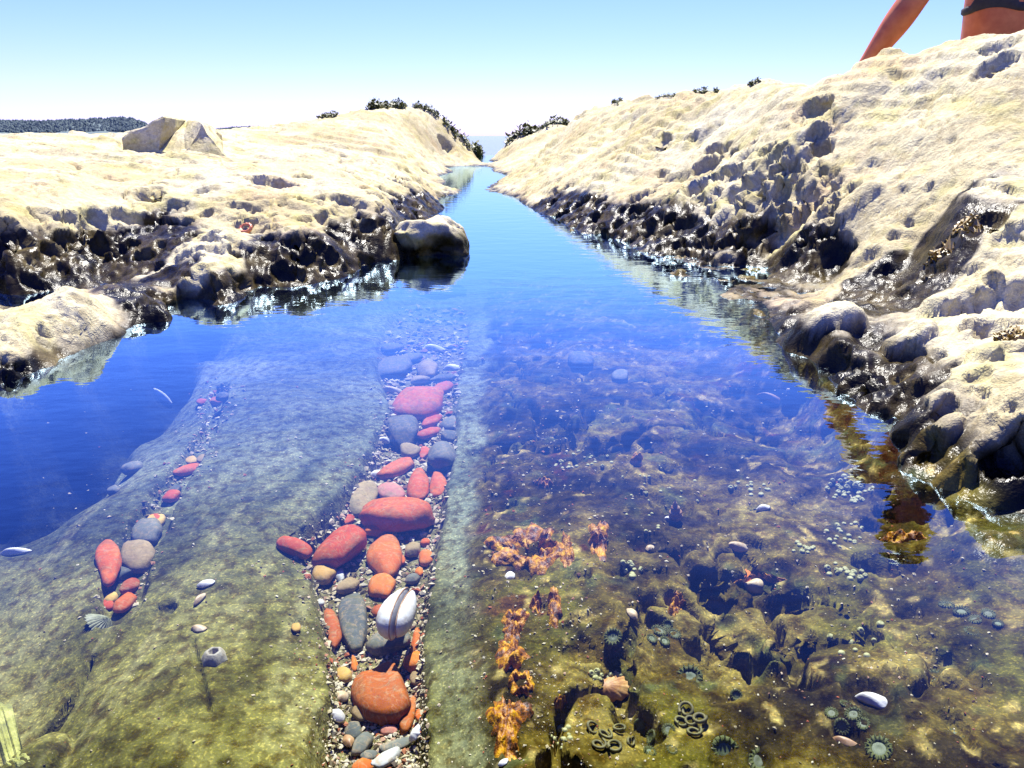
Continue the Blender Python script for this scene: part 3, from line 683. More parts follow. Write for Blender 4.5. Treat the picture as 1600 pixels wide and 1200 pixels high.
for a in [
 (613, 577, 70, 30, 4, 'grey', 'pale grey flat stone at the far end of the stone row', .35),
 (669, 578, 34, 26, 0, 'tan', 'small tan-grey stone beside the far pale grey flat stone', .6),
 (660, 626, 80, 44, 12, 'red', 'broad flat crimson stone, farthest big red one in the gutter', .45),
 (692, 606, 34, 14, 12, 'red', 'crimson wedge tip touching the broad flat crimson stone', .5),
 (612, 632, 14, 14, 0, 'tan', 'tiny tan pebble below the dark mussel-like sliver', .8),
 (632, 673, 52, 42, -5, 'dark', 'round dark grey stone just nearer than broad crimson stone', .7),
 (674, 659, 38, 16, 25, 'red', 'thin crimson sliver leaning beside layered grey stone, upper one', .6),
 (668, 677, 40, 16, 22, 'red', 'thin red sliver leaning beside layered grey stone, lower one', .6),
 (703, 662, 30, 20, 10, 'grey', 'grey slab on top of the layered pair by the gutter wall', .5),
 (703, 682, 32, 14, -3, 'dark', 'dark slab under the layered grey stone by the gutter wall', .5),
 (640, 704, 30, 18, 0, 'tan', 'small tan pebble between two round grey stones', .7),
 (663, 707, 16, 26, -20, 'red', 'narrow red chip leaning on the round brown-grey stone', .6),
 (690, 714, 48, 46, 0, 'grey', 'round brown-grey stone against the smooth gutter wall', .75),
 (618, 732, 62, 20, 17, 'red', 'long slim red stone with a pointed end, tilted up', .6),
 (654, 760, 34, 50, -10, 'red', 'upright red stone, first of the touching red pair', .6),
 (684, 757, 28, 40, 12, 'red', 'red stone with pale dots, second of the touching red pair', .6),
 (565, 778, 56, 34, 32, 'tan', 'tan wedge-shaped stone leaning on the left slab', .6),
 (611, 768, 40, 28, -12, 'pink', 'pinkish tan stone behind the largest red oval', .5),
 (619, 804, 114, 46, -4, 'red', 'largest red stone, a smooth pointed oval across the gutter', .5),
 (545, 815, 20, 14, 20, 'red', 'small dark red pebble at the tip of the largest oval', .7),
 (588, 832, 36, 16, -8, 'orange', 'small orange-red stone just under the largest red oval', .6),
 (535, 857, 86, 54, 14, 'red', 'fat red teardrop stone with its tip to the left', .55),
 (459, 851, 54, 24, -27, 'red', 'bright red finger-shaped stone wedged farthest into the left slab', .7),
 (602, 867, 50, 66, -22, 'orange', 'orange-red upright oval stone beside the fat teardrop', .55),
 (645, 858, 24, 24, 0, 'tan', 'round tan pebble to the side of the upright oval', .8),
 (665, 871, 24, 22, 0, 'orange', 'squarish orange pebble against the smooth gutter wall', .7),
 (665, 846, 16, 11, 0, 'red', 'tiny red pebble above the squarish orange pebble', .7),
 (628, 876, 12, 14, 0, 'red', 'tiny red-brown pebble between upright oval and tan pebble', .7),
 (506, 898, 34, 28, 0, 'yellow', 'ochre block-shaped pebble below the fat red teardrop', .75),
 (545, 916, 36, 20, 10, 'tan', 'tan-orange pebble above the long grey stone', .6),
 (531, 897, 16, 18, 0, 'pale', 'pale yellow chip beside the ochre pebble', .7),
 (597, 917, 44, 34, 5, 'orange', 'orange flat stone just behind the white clam', .5),
 (590, 955, 18, 22, -15, 'brown', 'small red-brown pebble between grey stone and clam', .6),
 (553, 968, 44, 92, 0, 'dark', 'long upright grey oval stone beside the white clam', .55),
 (519, 981, 28, 80, 6, 'brown', 'long red-brown stone, outermost on the slab side of grey oval', .6),
 (609, 1001, 68, 44, 8, 'grey', 'grey round stone with the white clam lying on it', .5),
 (650, 1000, 16, 48, -12, 'orange', 'slim orange sliver standing beside the clam', .7),
 (648, 1034, 40, 28, 8, 'orange', 'orange oval pebble at the gutter wall below the clam', .6),
 (536, 1055, 28, 26, 0, 'yellow', 'round orange-yellow pebble beside the biggest red-brown stone', .6),
 (553, 1034, 12, 28, 8, 'orange', 'small upright orange chip above the round orange-yellow pebble', .7),
 (597, 1083, 92, 86, -15, 'brown', 'biggest red-brown stone, broad and rounded, near the bottom', .45),
 (638, 1112, 24, 70, -22, 'brown', 'long orange-brown stone under the side of the biggest red-brown one', .6),
 (561, 1116, 24, 22, 0, 'tan', 'small round tan pebble under the biggest red-brown stone', .7),
 (553, 1141, 28, 30, 0, 'dark', 'dark grey pebble below the small round tan pebble', .6),
 (566, 1162, 38, 30, 35, 'grey', 'grey-green pebble in the heap at the bottom edge', .6),
 (576, 1180, 30, 16, 0, 'grey', 'flat grey chip in the heap at the bottom edge', .5),
 (606, 1186, 52, 22, 25, 'pale', 'pale blue-white stone at the bottom edge', .5),
 (568, 1197, 34, 22, 0, 'orange', 'orange stone cut by the bottom edge', .5),
 (608, 1141, 26, 14, 0, 'pink', 'pink chip below the biggest red-brown stone', .6),
 (650, 1062, 18, 20, 0, 'tan', 'tan chip at the gutter wall beside the biggest red-brown stone', .6),
 (656, 1116, 16, 18, 0, 'red', 'small red pebble at the gutter wall near the bottom', .7),
 (620, 1162, 60, 18, 8, 'grey', 'flat grey slab across the gutter near the bottom edge', .4),
 (500, 940, 12, 10, 0, 'pale', 'tiny pale pebble at the slab edge below the ochre pebble', .7),
 (645, 905, 22, 14, 10, 'grey', 'small grey-brown pebble near the squarish orange pebble', .7),
 (655, 893, 14, 14, 0, 'orange', 'tiny orange pebble below the squarish orange pebble', .7),
 (640, 560, 40, 10, 6, 'grey', 'thin grey flake beyond the far pale grey flat stone', .5),
 (612, 545, 34, 9, 5, 'grey', 'thin far grey flake at the blue end of the gutter', .5),
 (690, 592, 40, 9, 5, 'dark', 'dark flake between the far stones and broad crimson stone', .5),
 (655, 595, 30, 10, 0, 'tan', 'tan flake just behind the broad crimson stone', .5)]:
    stone('stone', *a[:6], a[6], group=G, thick=a[7], ang=rnd.uniform(-.6, .6))
G = 'stones in the crack of the left slab'
for a in [
 (170, 874, 34, 60, -14, 'red', 'tall red stone at the near end of the slab crack', .6),
 (216, 870, 50, 42, -8, 'tan', 'brown round stone next to the tall red crack stone', .6),
 (230, 829, 42, 34, 0, 'grey', 'grey stone wedged behind the brown round crack stone', .6),
 (243, 815, 28, 20, 15, 'yellow', 'ochre chip on the grey crack stone', .6),
 (196, 941, 38, 22, 22, 'orange', 'orange-red stone, nearest in the slab crack', .6),
 (204, 915, 28, 18, 15, 'brown', 'red-brown stone above the nearest orange-red crack stone', .6),
 (163, 918, 18, 20, 0, 'red', 'small red stone under the tall red crack stone', .6),
 (172, 931, 20, 18, 0, 'yellow', 'ochre pebble beside the nearest orange-red crack stone', .6),
 (195, 895, 36, 20, 0, 'dark', 'dark grey stone between tall red and brown round stones', .5),
 (240, 790, 22, 18, 0, 'red', 'small red stone farther up the crack past the ochre chip', .6),
 (268, 775, 28, 16, 12, 'red', 'red stone in the middle of the slab crack', .6),
 (272, 762, 22, 10, 10, 'dark', 'dark chip beside the red stone mid crack', .6),
 (292, 733, 44, 12, 12, 'red', 'long red sliver far up the slab crack', .6),
 (318, 723, 18, 14, 0, 'tan', 'tan pebble at the tip of the long red crack sliver', .6),
 (298, 722, 18, 12, 0, 'yellow', 'ochre pebble above the long red crack sliver', .6),
 (336, 622, 24, 10, 10, 'brown', 'red-brown chip at the far end of the slab crack', .6),
 (315, 629, 14, 8, 0, 'red', 'tiny red chip at the far end of the slab crack', .6),
 (350, 635, 22, 10, 0, 'dark', 'dark chip at the far end of the slab crack', .6)]:
    stone('stone', *a[:6], a[6], group=G, thick=a[7], ang=rnd.uniform(-.6, .6))
for a in [(1171, 862, 18, 26, 5, 'orange', 'small bright orange pebble alone in a reef hollow', .6),
          (207, 735, 30, 16, 0, 'grey', 'grey pebble in a dent of the drowned slab edge', .6),
          (178, 771, 20, 12, 0, 'grey', 'pale-rimmed grey pebble at the drop of the slab', .6),
          (462, 972, 14, 14, 0, 'yellow', 'ochre pebble sitting in a small hole of the slab', .6),
          (970, 592, 26, 16, 0, 'grey', 'grey pebble among the far reef', .6), (906, 560, 40, 20, 0, 'dark', 'dark stone among the far reef', .5)]:
    stone('stone', *a[:6], a[6], thick=a[7])

# ------------------------------------------------------------------ shells and animals
SHELL = simple_mat('shell_white', [(0.3, (0.55, 0.47, 0.36)), (0.5, (0.72, 0.68, 0.60)), (0.7, (0.80, 0.78, 0.74))], 120, 0.5, 0.3, 0.0006, 0.1, 0.4, k=.75)
SHELLRIM = simple_mat('shell_rim', [(0.3, (0.30, 0.14, 0.05)), (0.7, (0.52, 0.32, 0.15))], 120, 0.5, 0.3, 0.0006, k=.75)
SHELLTAN = simple_mat('shell_tan', [(0.3, (0.40, 0.24, 0.10)), (0.5, (0.55, 0.40, 0.22)), (0.7, (0.66, 0.55, 0.38))], 140, 0.55, 0.3, 0.0006, 0.25, 0.4, k=.75)
FAN = simple_mat('fan_shell', [(0.3, (0.16, 0.05, 0.008)), (0.5, (0.30, 0.13, 0.02)), (0.7, (0.46, 0.28, 0.09))], 120, 0.6, 0.3, 0.0006)
def shell_cap(a, b, c, ribs=0, rib_h=.06, nu=36, nv=9, squeeze=.35, thick=.08):
    """a bivalve half: a domed cup, beaked at one end, with a wall thickness"""
    V, Fc = [], []
    for s_ in (1.0, 1 - thick):
        for i in range(nv + 1):
            f = i / nv
            for j in range(nu):
                t = 2 * math.pi * j / nu
                rx = math.cos(t); ry = math.sin(t) * (1 - squeeze * (.5 - .5 * math.cos(t)) ** 2)
                rb = (1 + (rib_h * math.cos(ribs * t) * f if ribs else 0)) * (1 + .16 * f * mnoise.noise(Vector((math.cos(t) * 1.7 + a * 900, math.sin(t) * 1.7, 0))))
                z = c * (1 - f ** 2.2) * s_ + (rib_h * c * .8 * math.cos(ribs * t) * f * (1 - f * .6) if ribs else 0)
                off = -a * .35 * (1 - f)
                V.append((a * f * rx * rb * (1 if s_ == 1 else .985) + off, b * f * ry * rb * (1 if s_ == 1 else .985), z))
    m_ = (nv + 1) * nu
    for i in range(nv):
        for j in range(nu):
            a0, a1 = i * nu + j, i * nu + (j + 1) % nu
            Fc.append((a0, a0 + nu, a1 + nu, a1)); Fc.append((m_ + a0, m_ + a1, m_ + a1 + nu, m_ + a0 + nu))
    for j in range(nu):
        a0, a1 = nv * nu + j, nv * nu + (j + 1) % nu
        Fc.append((a0, m_ + a0, m_ + a1, a1))
    return V, Fc
def place_on(o, px, py, tilt=.3, lift=0.0, rz=0.0, under=True):
    h = on_pixel(px, py)
    if not h: return o
    p, n_ = h
    q = Vector((0, 0, 1)).rotation_difference((Vector((0, 0, 1)) * (1 - tilt) + n_ * tilt).normalized())
    o.rotation_mode = 'QUATERNION'; o.rotation_quaternion = q @ Matrix.Rotation(rz, 3, 'Z').to_quaternion()
    o.location = p + Vector((0, 0, lift)); return o
def px_m(px, py):
    h = on_pixel(px, py); p = h[0]
    return (p.y * CP - (p.z - CAM_H) * SP) / F
# the white clam: two valves standing on edge with a gap
p, S_, hd, D = ground_frame(626, 955, 40, 84, -34, -.05)
e = bpy.data.objects.new('clam', None); COL.objects.link(e)
g = ground(at_z(609, 1001, -.07)[0], at_z(609, 1001, -.07)[1], -.001)[0].z
e.location = (p[0], p[1], -.050); e.rotation_euler = (0, 0, hd)
tag(e, 'white clam with parted valves lying on a grey stone', 'clam')
def valve(sgn, wd, ln, ht, mat, rimmat, y0):
    V0, Fc = ICO4
    V = V0.copy()
    keep = V[:, 1] * sgn
    V[:, 1] = np.where(keep < 0, V[:, 1] * .12, V[:, 1])
    taper = 1 - .30 * V[:, 0]
    rib = 1 + .015 * np.sin(26 * np.sqrt((V[:, 0] + .8) ** 2 + V[:, 2] ** 2))
    V = V * np.stack([ln * rib, wd * taper * rib, ht * taper * rib], -1); V[:, 1] += y0
    o = mesh_obj('valve', V, Fc, mat, e)
    Vr, Fr = [], []
    for k in range(40):
        t = 2 * math.pi * k / 40; tp = 1 - .30 * math.cos(t)
        for q in range(6):
            b_ = 2 * math.pi * q / 6; r_ = .0006
            Vr.append(((ln + r_ * math.cos(b_)) * math.cos(t), y0 + r_ * math.sin(b_) * 1.0, (ht * tp + r_ * math.cos(b_)) * math.sin(t)))
    for k in range(40):
        for q in range(6): a0, a1 = k * 6 + q, ((k + 1) % 40) * 6 + q; b1, b0 = ((k + 1) % 40) * 6 + (q + 1) % 6, k * 6 + (q + 1) % 6; Fr.append((a0, a1, b1, b0))
    mesh_obj('rim', Vr, Fr, rimmat, o)
valve(1, S_[1] * 1.3, S_[0] * .86, .013, SHELL, SHELLRIM, .0012)
valve(-1, S_[1] * .8, S_[0] * .78, .011, SHELL, SHELLRIM, -.0030)
# loose single valves and shell pieces
def cup(name, px, py, wpx, ratio, rz, label, mat, cat='shell', ribs=0, flip=False, lift=.001, group=None, tall=.45, rib_h=.06):
    k = px_m(px, py) * wpx / 2
    V, Fc = shell_cap(k, k * ratio, k * tall, ribs, rib_h)
    if flip: V = [(x, y, -z + k * tall) for x, y, z in V]
    o = mesh_obj(name, V, Fc, mat); place_on(o, px, py, .6, lift, rz); tag(o, label, cat, group); return o
cup('shell', 708, 577, 34, .6, .2, 'small white shell half at the far end of the stones', SHELL)
cup('shell', 612, 613, 40, .35, .1, 'dark-sided narrow shell behind the broad crimson stone', SHELLTAN)
cup('shell', 322, 914, 28, .7, .5, 'white shell piece, upper of the touching pair on the left slab', SHELL)
cup('shell', 312, 938, 30, .45, 1.4, 'tan shell piece, lower of the touching pair on the left slab', SHELLTAN)
cup('shell', 311, 984, 26, .7, -.2, 'ochre shell half alone on the left slab', SHELLTAN)
cup('shell', 25, 866, 46, .3, .2, 'long white shell sliver at the left edge of the slab', SHELL)
cup('shell', 250, 622, 46, .3, .2, 'white shell sliver drowned off the slab in blue water', SHELL)
cup('shell', 988, 961, 24, .8, 2, 'pale peach shell chip in the middle of the reef', SHELLTAN)
cup('shell', 1015, 858, 22, .7, 1, 'tan shell piece at the lip of a reef hollow', SHELLTAN)
cup('shell', 796, 902, 22, .8, 1, 'white shell sitting in a round hole by the orange sponge', SHELL)
cup('shell', 1366, 1097, 56, .5, -.6, 'white broken shell wedged in a dark reef gap', SHELL)
cup('shell', 1322, 1165, 48, .35, -.5, 'pink and white shell at the bottom edge of the reef', SHELLRIM)
cup('shell', 1046, 812, 18, .6, 0, 'small white chip at the foot of the upright whelk', SHELL)
cup('shell', 1150, 856, 42, .5, .1, 'tan shell lying beside the bright orange pebble', SHELLTAN)
cup('shell', 1185, 918, 60, .5, .1, 'broken pale shell under the orange-rimmed reef ledge', SHELLTAN)
cup('shell', 1192, 795, 26, .6, .5, 'white shell in a far hollow of the reef', SHELL)
cup('shell', 786, 1194, 20, .7, .5, 'small white shell at the bottom edge near the sponge', SHELL)
cup('shell', 1205, 625, 44, .35, -.5, 'pink curved shell sliver on the far reef', SHELLRIM)
cup('shell', 535, 1095, 30, .8, 1.2, 'pale yellow shell lump, upper one at the slab edge', SHELLTAN, lift=.004)
cup('shell', 528, 1125, 30, .9, .3, 'pale coral-like shell lump, lower one at the slab edge', SHELL, lift=.004)
cup('shell', 545, 1165, 30, .7, 2.0, 'pink shell lump in the heap at the bottom', SHELLRIM, lift=.004)
cup('shell', 652, 1150, 34, .8, .6, 'white ribbed shell crumb at the gutter wall near the bottom', SHELL, ribs=9, lift=.003)
cup('shell', 605, 790, 22, .7, .6, 'white shell crumb behind the largest red oval', SHELL, lift=.003)
cup('shell', 676, 820, 26, .6, .6, 'pink shell crumb at the end of the largest red oval', SHELLTAN, lift=.003)
cup('shell', 590, 745, 34, .6, .8, 'pale broken shell beside the long slim red stone', SHELL, lift=.003)
cup('shell', 600, 690, 26, .6, .8, 'pale shell flake at the slab edge by the dark grey stone', SHELL, lift=.002)
cup('shell', 678, 548, 40, .5, .4, 'pink-white broken shell at the far end of the gutter', SHELL, lift=.002)
cup('scallop_shell', 955, 1083, 66, .75, .3, 'ribbed orange fan shell standing in a reef hollow', FAN, cat='shell', ribs=14, lift=.004, rib_h=.10)
# limpet: ribbed cone
def limpet(px, py, wpx, label, mat):
    k = px_m(px, py) * wpx / 2; V, Fc = [], []; nu = 66
    for i, (f, z) in enumerate(((1, 0), (.85, .16), (.6, .36), (.35, .52), (.15, .62), (.03, .66))):
        for j in range(nu):
            t = 2 * math.pi * j / nu; r_ = k * f * (1 + .10 * f * math.cos(22 * t) + .06 * math.sin(3 * t + 1))
            V.append((r_ * math.cos(t), r_ * math.sin(t) * .85, z * k * (1 + .07 * math.cos(22 * t))))
    for i in range(5):
        for j in range(nu): a0, a1 = i * nu + j, i * nu + (j + 1) % nu; Fc.append((a0, a1, a1 + nu, a0 + nu))
    Fc.append(tuple(range(5 * nu, 6 * nu)))
    o = mesh_obj('limpet', V, Fc, mat); place_on(o, px, py, .8, 0, 1.0); tag(o, label, 'limpet')
LIMP = simple_mat('limpet_shell', [(0.3, (0.16, 0.17, 0.06)), (0.5, (0.36, 0.36, 0.18)), (0.7, (0.55, 0.54, 0.36))], 150, 0.7, 0.4, 0.0006, k=.5)
limpet(155, 978, 52, 'greenish ribbed limpet on the slab below the crack stones', LIMP)
BARN = simple_mat('barnacle_shell', [(0.3, (0.30, 0.24, 0.15)), (0.5, (0.48, 0.41, 0.28)), (0.7, (0.60, 0.55, 0.42))], 160, 0.7, 0.5, 0.0006, 0.2, k=.5)
DARKHOLE = simple_mat('barnacle_mouth', [(0.3, (0.02, 0.018, 0.015)), (0.7, (0.05, 0.04, 0.03))], 100, 0.8, 0.1)
def barnacle_geo(k, nu=18):
    V, Fc = [], []
    prof = ((1, 0), (.86, .45), (.62, .95), (.46, 1.05), (.38, .9), (.30, .35))
    for f, z in prof:
        for j in range(nu):
            t = 2 * math.pi * j / nu; r_ = k * f * (1 + .10 * math.cos(6 * t))
            V.append((r_ * math.cos(t), r_ * math.sin(t), z * k * .8))
    for i in range(len(prof) - 1):
        for j in range(nu): a0, a1 = i * nu + j, i * nu + (j + 1) % nu; Fc.append((a0, a1, a1 + nu, a0 + nu))
    Fc.append(tuple(range((len(prof) - 1) * nu, len(prof) * nu)))
    return V, Fc
k = px_m(335, 1028) * 19
V, Fc = barnacle_geo(k)
o = mesh_obj('barnacle', V, Fc, BARN); place_on(o, 335, 1030, .4); tag(o, 'large grey volcano-shaped barnacle alone on the left slab', 'barnacle')
# patches of tiny barnacles
def barnacle_patch(px, py, w_, h_, count, rpx, label, ring=False):
    V, Fc = [], []
    for _ in range(count):
        a = rnd.random() * 6.283; r_ = (rnd.random() ** .5) if not ring else rnd.uniform(.75, 1)
        x, y = px + w_ * r_ * math.cos(a), py + h_ * r_ * math.sin(a)
        h = on_pixel(x, y)
        if not h: continue
        k = px_m(x, y) * rpx * rnd.uniform(.7, 1.25); b = len(V)
        q = Vector((0, 0, 1)).rotation_difference(h[1])
        nu = 8
        for f, z in ((1, -.1), (.85, .45), (.5, .75), (.3, .6)):
            for j in range(nu):
                t = 6.283 * j / nu; V.append(tuple(h[0] + q @ Vector((k * f * math.cos(t), k * f * math.sin(t), z * k))))
        for i in range(3):
            for j in range(nu): a0, a1 = b + i * nu + j, b + i * nu + (j + 1) % nu; Fc.append((a0, a1, a1 + nu, a0 + nu))
        Fc.append(tuple(b + 3 * nu + j for j in range(nu)))
    o = mesh_obj('barnacle_patch', V, Fc, YBARN); tag(o, label, 'barnacles', kind='stuff')
YBARN = simple_mat('pale_barnacle', [(0.3, (0.42, 0.40, 0.12)), (0.5, (0.56, 0.53, 0.18)), (0.7, (0.64, 0.62, 0.28))], 120, 0.7, 0.3, 0.0005, k=.5)
barnacle_patch(1328, 765, 38, 22, 46, 4.2, 'dense round patch of pale yellow barnacles on the reef')
barnacle_patch(1320, 835, 30, 22, 22, 3.6, 'loose band of pale barnacles nearer than the dense round patch')
barnacle_patch(1320, 895, 34, 16, 18, 5, 'pale barnacles in an arc beside the big dark hole')
barnacle_patch(1255, 855, 22, 10, 9, 4.5, 'few pale barnacles beyond the bright orange pebble')
barnacle_patch(1170, 765, 40, 14, 12, 4, 'few pale barnacles on the far reef plate')
barnacle_patch(1345, 995, 50, 40, 9, 6, 'scattered large pale barnacles above the dark reef gap')
barnacle_patch(910, 720, 50, 16, 20, 3, 'speck-like pale barnacles on the reef beyond the sponges')
barnacle_patch(945, 1055, 26, 8, 12, 5, 'pale barnacles behind the ribbed fan shell')
barnacle_patch(880, 1150, 20, 24, 12, 4.5, 'pale barnacles between tall sponge and tube cluster')
barnacle_patch(980, 890, 24, 12, 12, 4.5, 'pale barnacles at the head of the dark reef cleft')
barnacle_patch(1030, 780, 70, 60, 24, 3, 'thin scatter of barnacles round the upright whelk')
# whelk
V, Fc = [], []; nu = 20; kk = px_m(1058, 803) * 19
for i in range(40):
    f = i / 39; r_ = kk * .62 * (math.sin(math.pi * min(1, f * 1.05) ** .7) * (1 - f * .55)) * (1 + .10 * math.sin(f * 34))
    for j in range(nu):
        t = 2 * math.pi * j / nu; V.append((r_ * math.cos(t + f * 6), r_ * math.sin(t + f * 6), kk * 2.1 * f))
for i in range(39):
    for j in range(nu): a0, a1 = i * nu + j, i * nu + (j + 1) % nu; Fc.append((a0, a1, a1 + nu, a0 + nu))
WHELK = simple_mat('whelk_shell', [(0.35, (0.24, 0.09, 0.03)), (0.5, (0.45, 0.22, 0.09)), (0.65, (0.62, 0.48, 0.32))], 170, 0.55, 0.4, 0.0008, k=.75)
o = mesh_obj('whelk_shell', V, Fc, WHELK); place_on(o, 1056, 815, .2, 0); tag(o, 'orange and cream spiral whelk standing in a reef hollow', 'shell')
# crusts of orange sponge, draped on the reef
SPONGE = NT('orange_sponge')
_f = SPONGE.noise(120, 4, .65); _c = SPONGE.ramp(_f, [(0.36, (0.025, 0.008, 0.000)), (0.46, (0.15, 0.040, 0.000)), (0.56, (0.38, 0.16, 0.000)), (0.72, (0.48, 0.28, 0.002))])
SPONGE.bsdf(_c, .55, SPONGE.bump(SPONGE.noise(160, 3, .6), .8, .003), .3); SPONGE = SPONGE.m
def sponge(px, py, w_, h_, label, hole=.0, hgt=1.0, mat=None, name='orange_sponge', cat='sponge'):
    V, Fc = [], []; nu, nv = 48, 9; sd_ = rnd.random() * 90; ok = True
    c = on_pixel(px, py)[0]; k = (c.y * CP - (c.z - CAM_H) * SP) / F
    for i in range(nv + 1):
        f = hole + (1 - hole) * i / nv
        for j in range(nu):
            t = 2 * math.pi * j / nu
            n1 = mnoise.noise(Vector((math.cos(t) * 1.6 + sd_, math.sin(t) * 1.6, f * .7))); n2 = mnoise.noise(Vector((math.cos(t) * 4 + sd_, math.sin(t) * 4, f)))
            r_ = f * (1 + .55 * n1 + .35 * n2)
            x, y = px + w_ / 2 * r_ * math.cos(t), py + h_ / 2 * r_ * math.sin(t)
            h = on_pixel(x, y); p = h[0] if h else c
            if abs(p.z - c.z) > .03: p = Vector((p.x, p.y, c.z))
            edge_ = math.sin(math.pi * min(1, max(0, (f - hole) / (1 - hole)))) ** .5 if hole > 0 else (1 - f ** 3)
            lump_ = .55 + .9 * abs(mnoise.noise(Vector((x * .07, y * .07, sd_)))) + .5 * mnoise.noise(Vector((x * .2, y * .2, sd_)))
            V.append((p.x, p.y, p.z - .0012 + hgt * k * 17 * edge_ * max(.1, lump_)))
    for i in range(nv):
        for j in range(nu): a0, a1 = i * nu + j, i * nu + (j + 1) % nu; Fc.append((a0, a1, a1 + nu, a0 + nu)[::-1])
    o = mesh_obj(name, V, Fc, mat or SPONGE); tag(o, label, cat, 'orange sponges on the reef edge' if cat == 'sponge' else None)
MOSS = simple_mat('yellow_green_crust', [(0.3, (0.09, 0.09, 0.012)), (0.5, (0.22, 0.21, 0.03)), (0.7, (0.36, 0.34, 0.10))], 90, .7, .6, .002)
sponge(26, 1186, 56, 44, 'yellow-green ridged crust cut by the bottom left corner', .0, .35, MOSS, 'algae_crust', 'algae')
sponge(830, 862, 105, 70, 'widest orange sponge crust, ragged, on the reef edge', .35)
sponge(886, 862, 26, 60, 'narrow orange sponge tongue at the end of the widest crust')
sponge(936, 842, 32, 60, 'dark orange-red sponge lump on its own past the widest crust')
sponge(866, 948, 26, 66, 'upright orange sponge strip in the middle of the reef edge')
sponge(838, 945, 18, 30, 'small round orange sponge next to the upright strip')
sponge(802, 975, 40, 60, 'knobbly orange sponge, upper of the stacked pair')
sponge(800, 1022, 46, 56, 'knobbly orange sponge, lower of the stacked pair')
sponge(815, 1070, 40, 36, 'ring-shaped orange sponge above the largest yellow sponge', .5)
sponge(792, 1130, 62, 104, 'largest orange-yellow sponge at the bottom by the slab', .0, 1.2)
sponge(876, 1098, 20, 20, 'little yellow sponge near the ribbed fan shell')
sponge(1057, 945, 26, 34, 'peach-coloured sponge lump above the dark reef cleft')
sponge(1410, 842, 70, 14, 'thin orange sponge rim along the big dark hole')
sponge(1185, 907, 84, 9, 'thin orange rim on the ledge by the orange pebble')
sponge(850, 757, 24, 12, 'small far orange sponge beyond the widest crust')
sponge(995, 720, 20, 16, 'small red-orange sponge on the far reef')
# anemones
ANEM = simple_mat('green_anemone', [(0.3, (0.06, 0.065, 0.008)), (0.5, (0.12, 0.13, 0.018)), (0.7, (0.20, 0.21, 0.035))], 200, 0.6, 0.4, 0.001, 0.4, 0.3, k=.5)
ANEMC = simple_mat('anemone_disc', [(0.3, (0.08, 0.10, 0.03)), (0.7, (0.18, 0.21, 0.08))], 160, 0.5, 0.2, 0.001, 0.4, 0.3, k=.5)
def anemone_geo():
    V, Fc = [], []; nu = 24
    prof = ((.9, 0), (1.0, .3), (.96, .55), (.80, .72), (.62, .66), (.50, .45))
    for f, z in prof:
        for j in range(nu): t = 2 * math.pi * j / nu; r_ = f * (1 + .05 * math.cos(12 * t) * (z > .3)); V.append((r_ * math.cos(t), r_ * math.sin(t), z + .06 * math.cos(12 * t) * (z > .5)))
    for i in range(len(prof) - 1):
        for j in range(nu): a0, a1 = i * nu + j, i * nu + (j + 1) % nu; Fc.append((a0, a1, a1 + nu, a0 + nu))
    return V, Fc
def disc_geo():
    V = [(0, 0, .40)]; nu = 16; Fc = []
    for f, z in ((.2, .46), (.42, .5), (.56, .46)):
        for j in range(nu): t = 2 * math.pi * j / nu; V.append((f * math.cos(t), f * math.sin(t), z))
    for j in range(nu): Fc.append((0, 1 + j, 1 + (j + 1) % nu))
    for i in range(2):
        for j in range(nu): a0, a1 = 1 + i * nu + j, 1 + i * nu + (j + 1) % nu; Fc.append((a0, a0 + nu, a1 + nu, a1))
    return V, Fc
def tent_geo():
    V, Fc = [], []
    for k in range(16):
        a = 2 * math.pi * k / 16; ca, sa = math.cos(a), math.sin(a); b = len(V)
        for f, z, r_ in ((.62, .60, .075), (.82, .86, .06), (1.02, .82, .035)):
            for q in range(5):
                t = 6.283 * q / 5; V.append((f * ca - r_ * math.sin(t) * sa, f * sa + r_ * math.sin(t) * ca, z + r_ * math.cos(t)))
        for i in range(2):
            for q in range(5): a0, a1 = b + i * 5 + q, b + i * 5 + (q + 1) % 5; Fc.append((a0, a0 + 5, a1 + 5, a1))
        Fc.append(tuple(b + 10 + q for q in range(5)))
    return V, Fc
am, dm_, tm = (bpy.data.meshes.new(nm) for nm in ('column', 'oral_disc', 'tentacles'))
for me, (V, Fc), mt in ((am, anemone_geo(), ANEM), (dm_, disc_geo(), ANEMC), (tm, tent_geo(), ANEM)):
    me.from_pydata(V, [], Fc); me.polygons.foreach_set('use_smooth', np.ones(len(Fc), bool)); me.materials.append(mt)
def anemone(px, py, d, label, group=None):
    r_ = bpy.data.objects.new('sea_anemone', None); COL.objects.link(r_); k = px_m(px, py) * d / 2
    place_on(r_, px, py, .8, -k * rnd.uniform(.15, .45), rnd.random() * 6); r_.scale = (k * rnd.uniform(.85, 1.15), k * rnd.uniform(.75, 1.1), k * rnd.uniform(.5, .9)); tag(r_, label, 'anemone', group)
    for nm, me in (('column', am), ('oral_disc', dm_), ('tentacles', tm)):
        c = bpy.data.objects.new(nm, me); COL.objects.link(c); c.parent = r_
for px, py, d, lb in [(1132, 1170, 44, 'open green anemone with pale blue middle at the bottom edge, first of two'),
    (1185, 1188, 40, 'open green anemone with pale blue middle at the bottom edge, second of two'),
    (1078, 1056, 40, 'tan ring-shaped anemone on the olive reef plate'), (1375, 1172, 42, 'cream ring-mouthed anemone at the bottom near pink shell'),
    (1462, 1058, 36, 'pale round anemone below the double hollow'), (1496, 1146, 34, 'green anemone low down under the reef ridge'),
    (1150, 1085, 22, 'small dark-mouthed anemone at the edge of the olive plate'), (958, 993, 30, 'cream-rimmed anemone on the olive plate above the fan shell')]: anemone(px, py, d, lb)
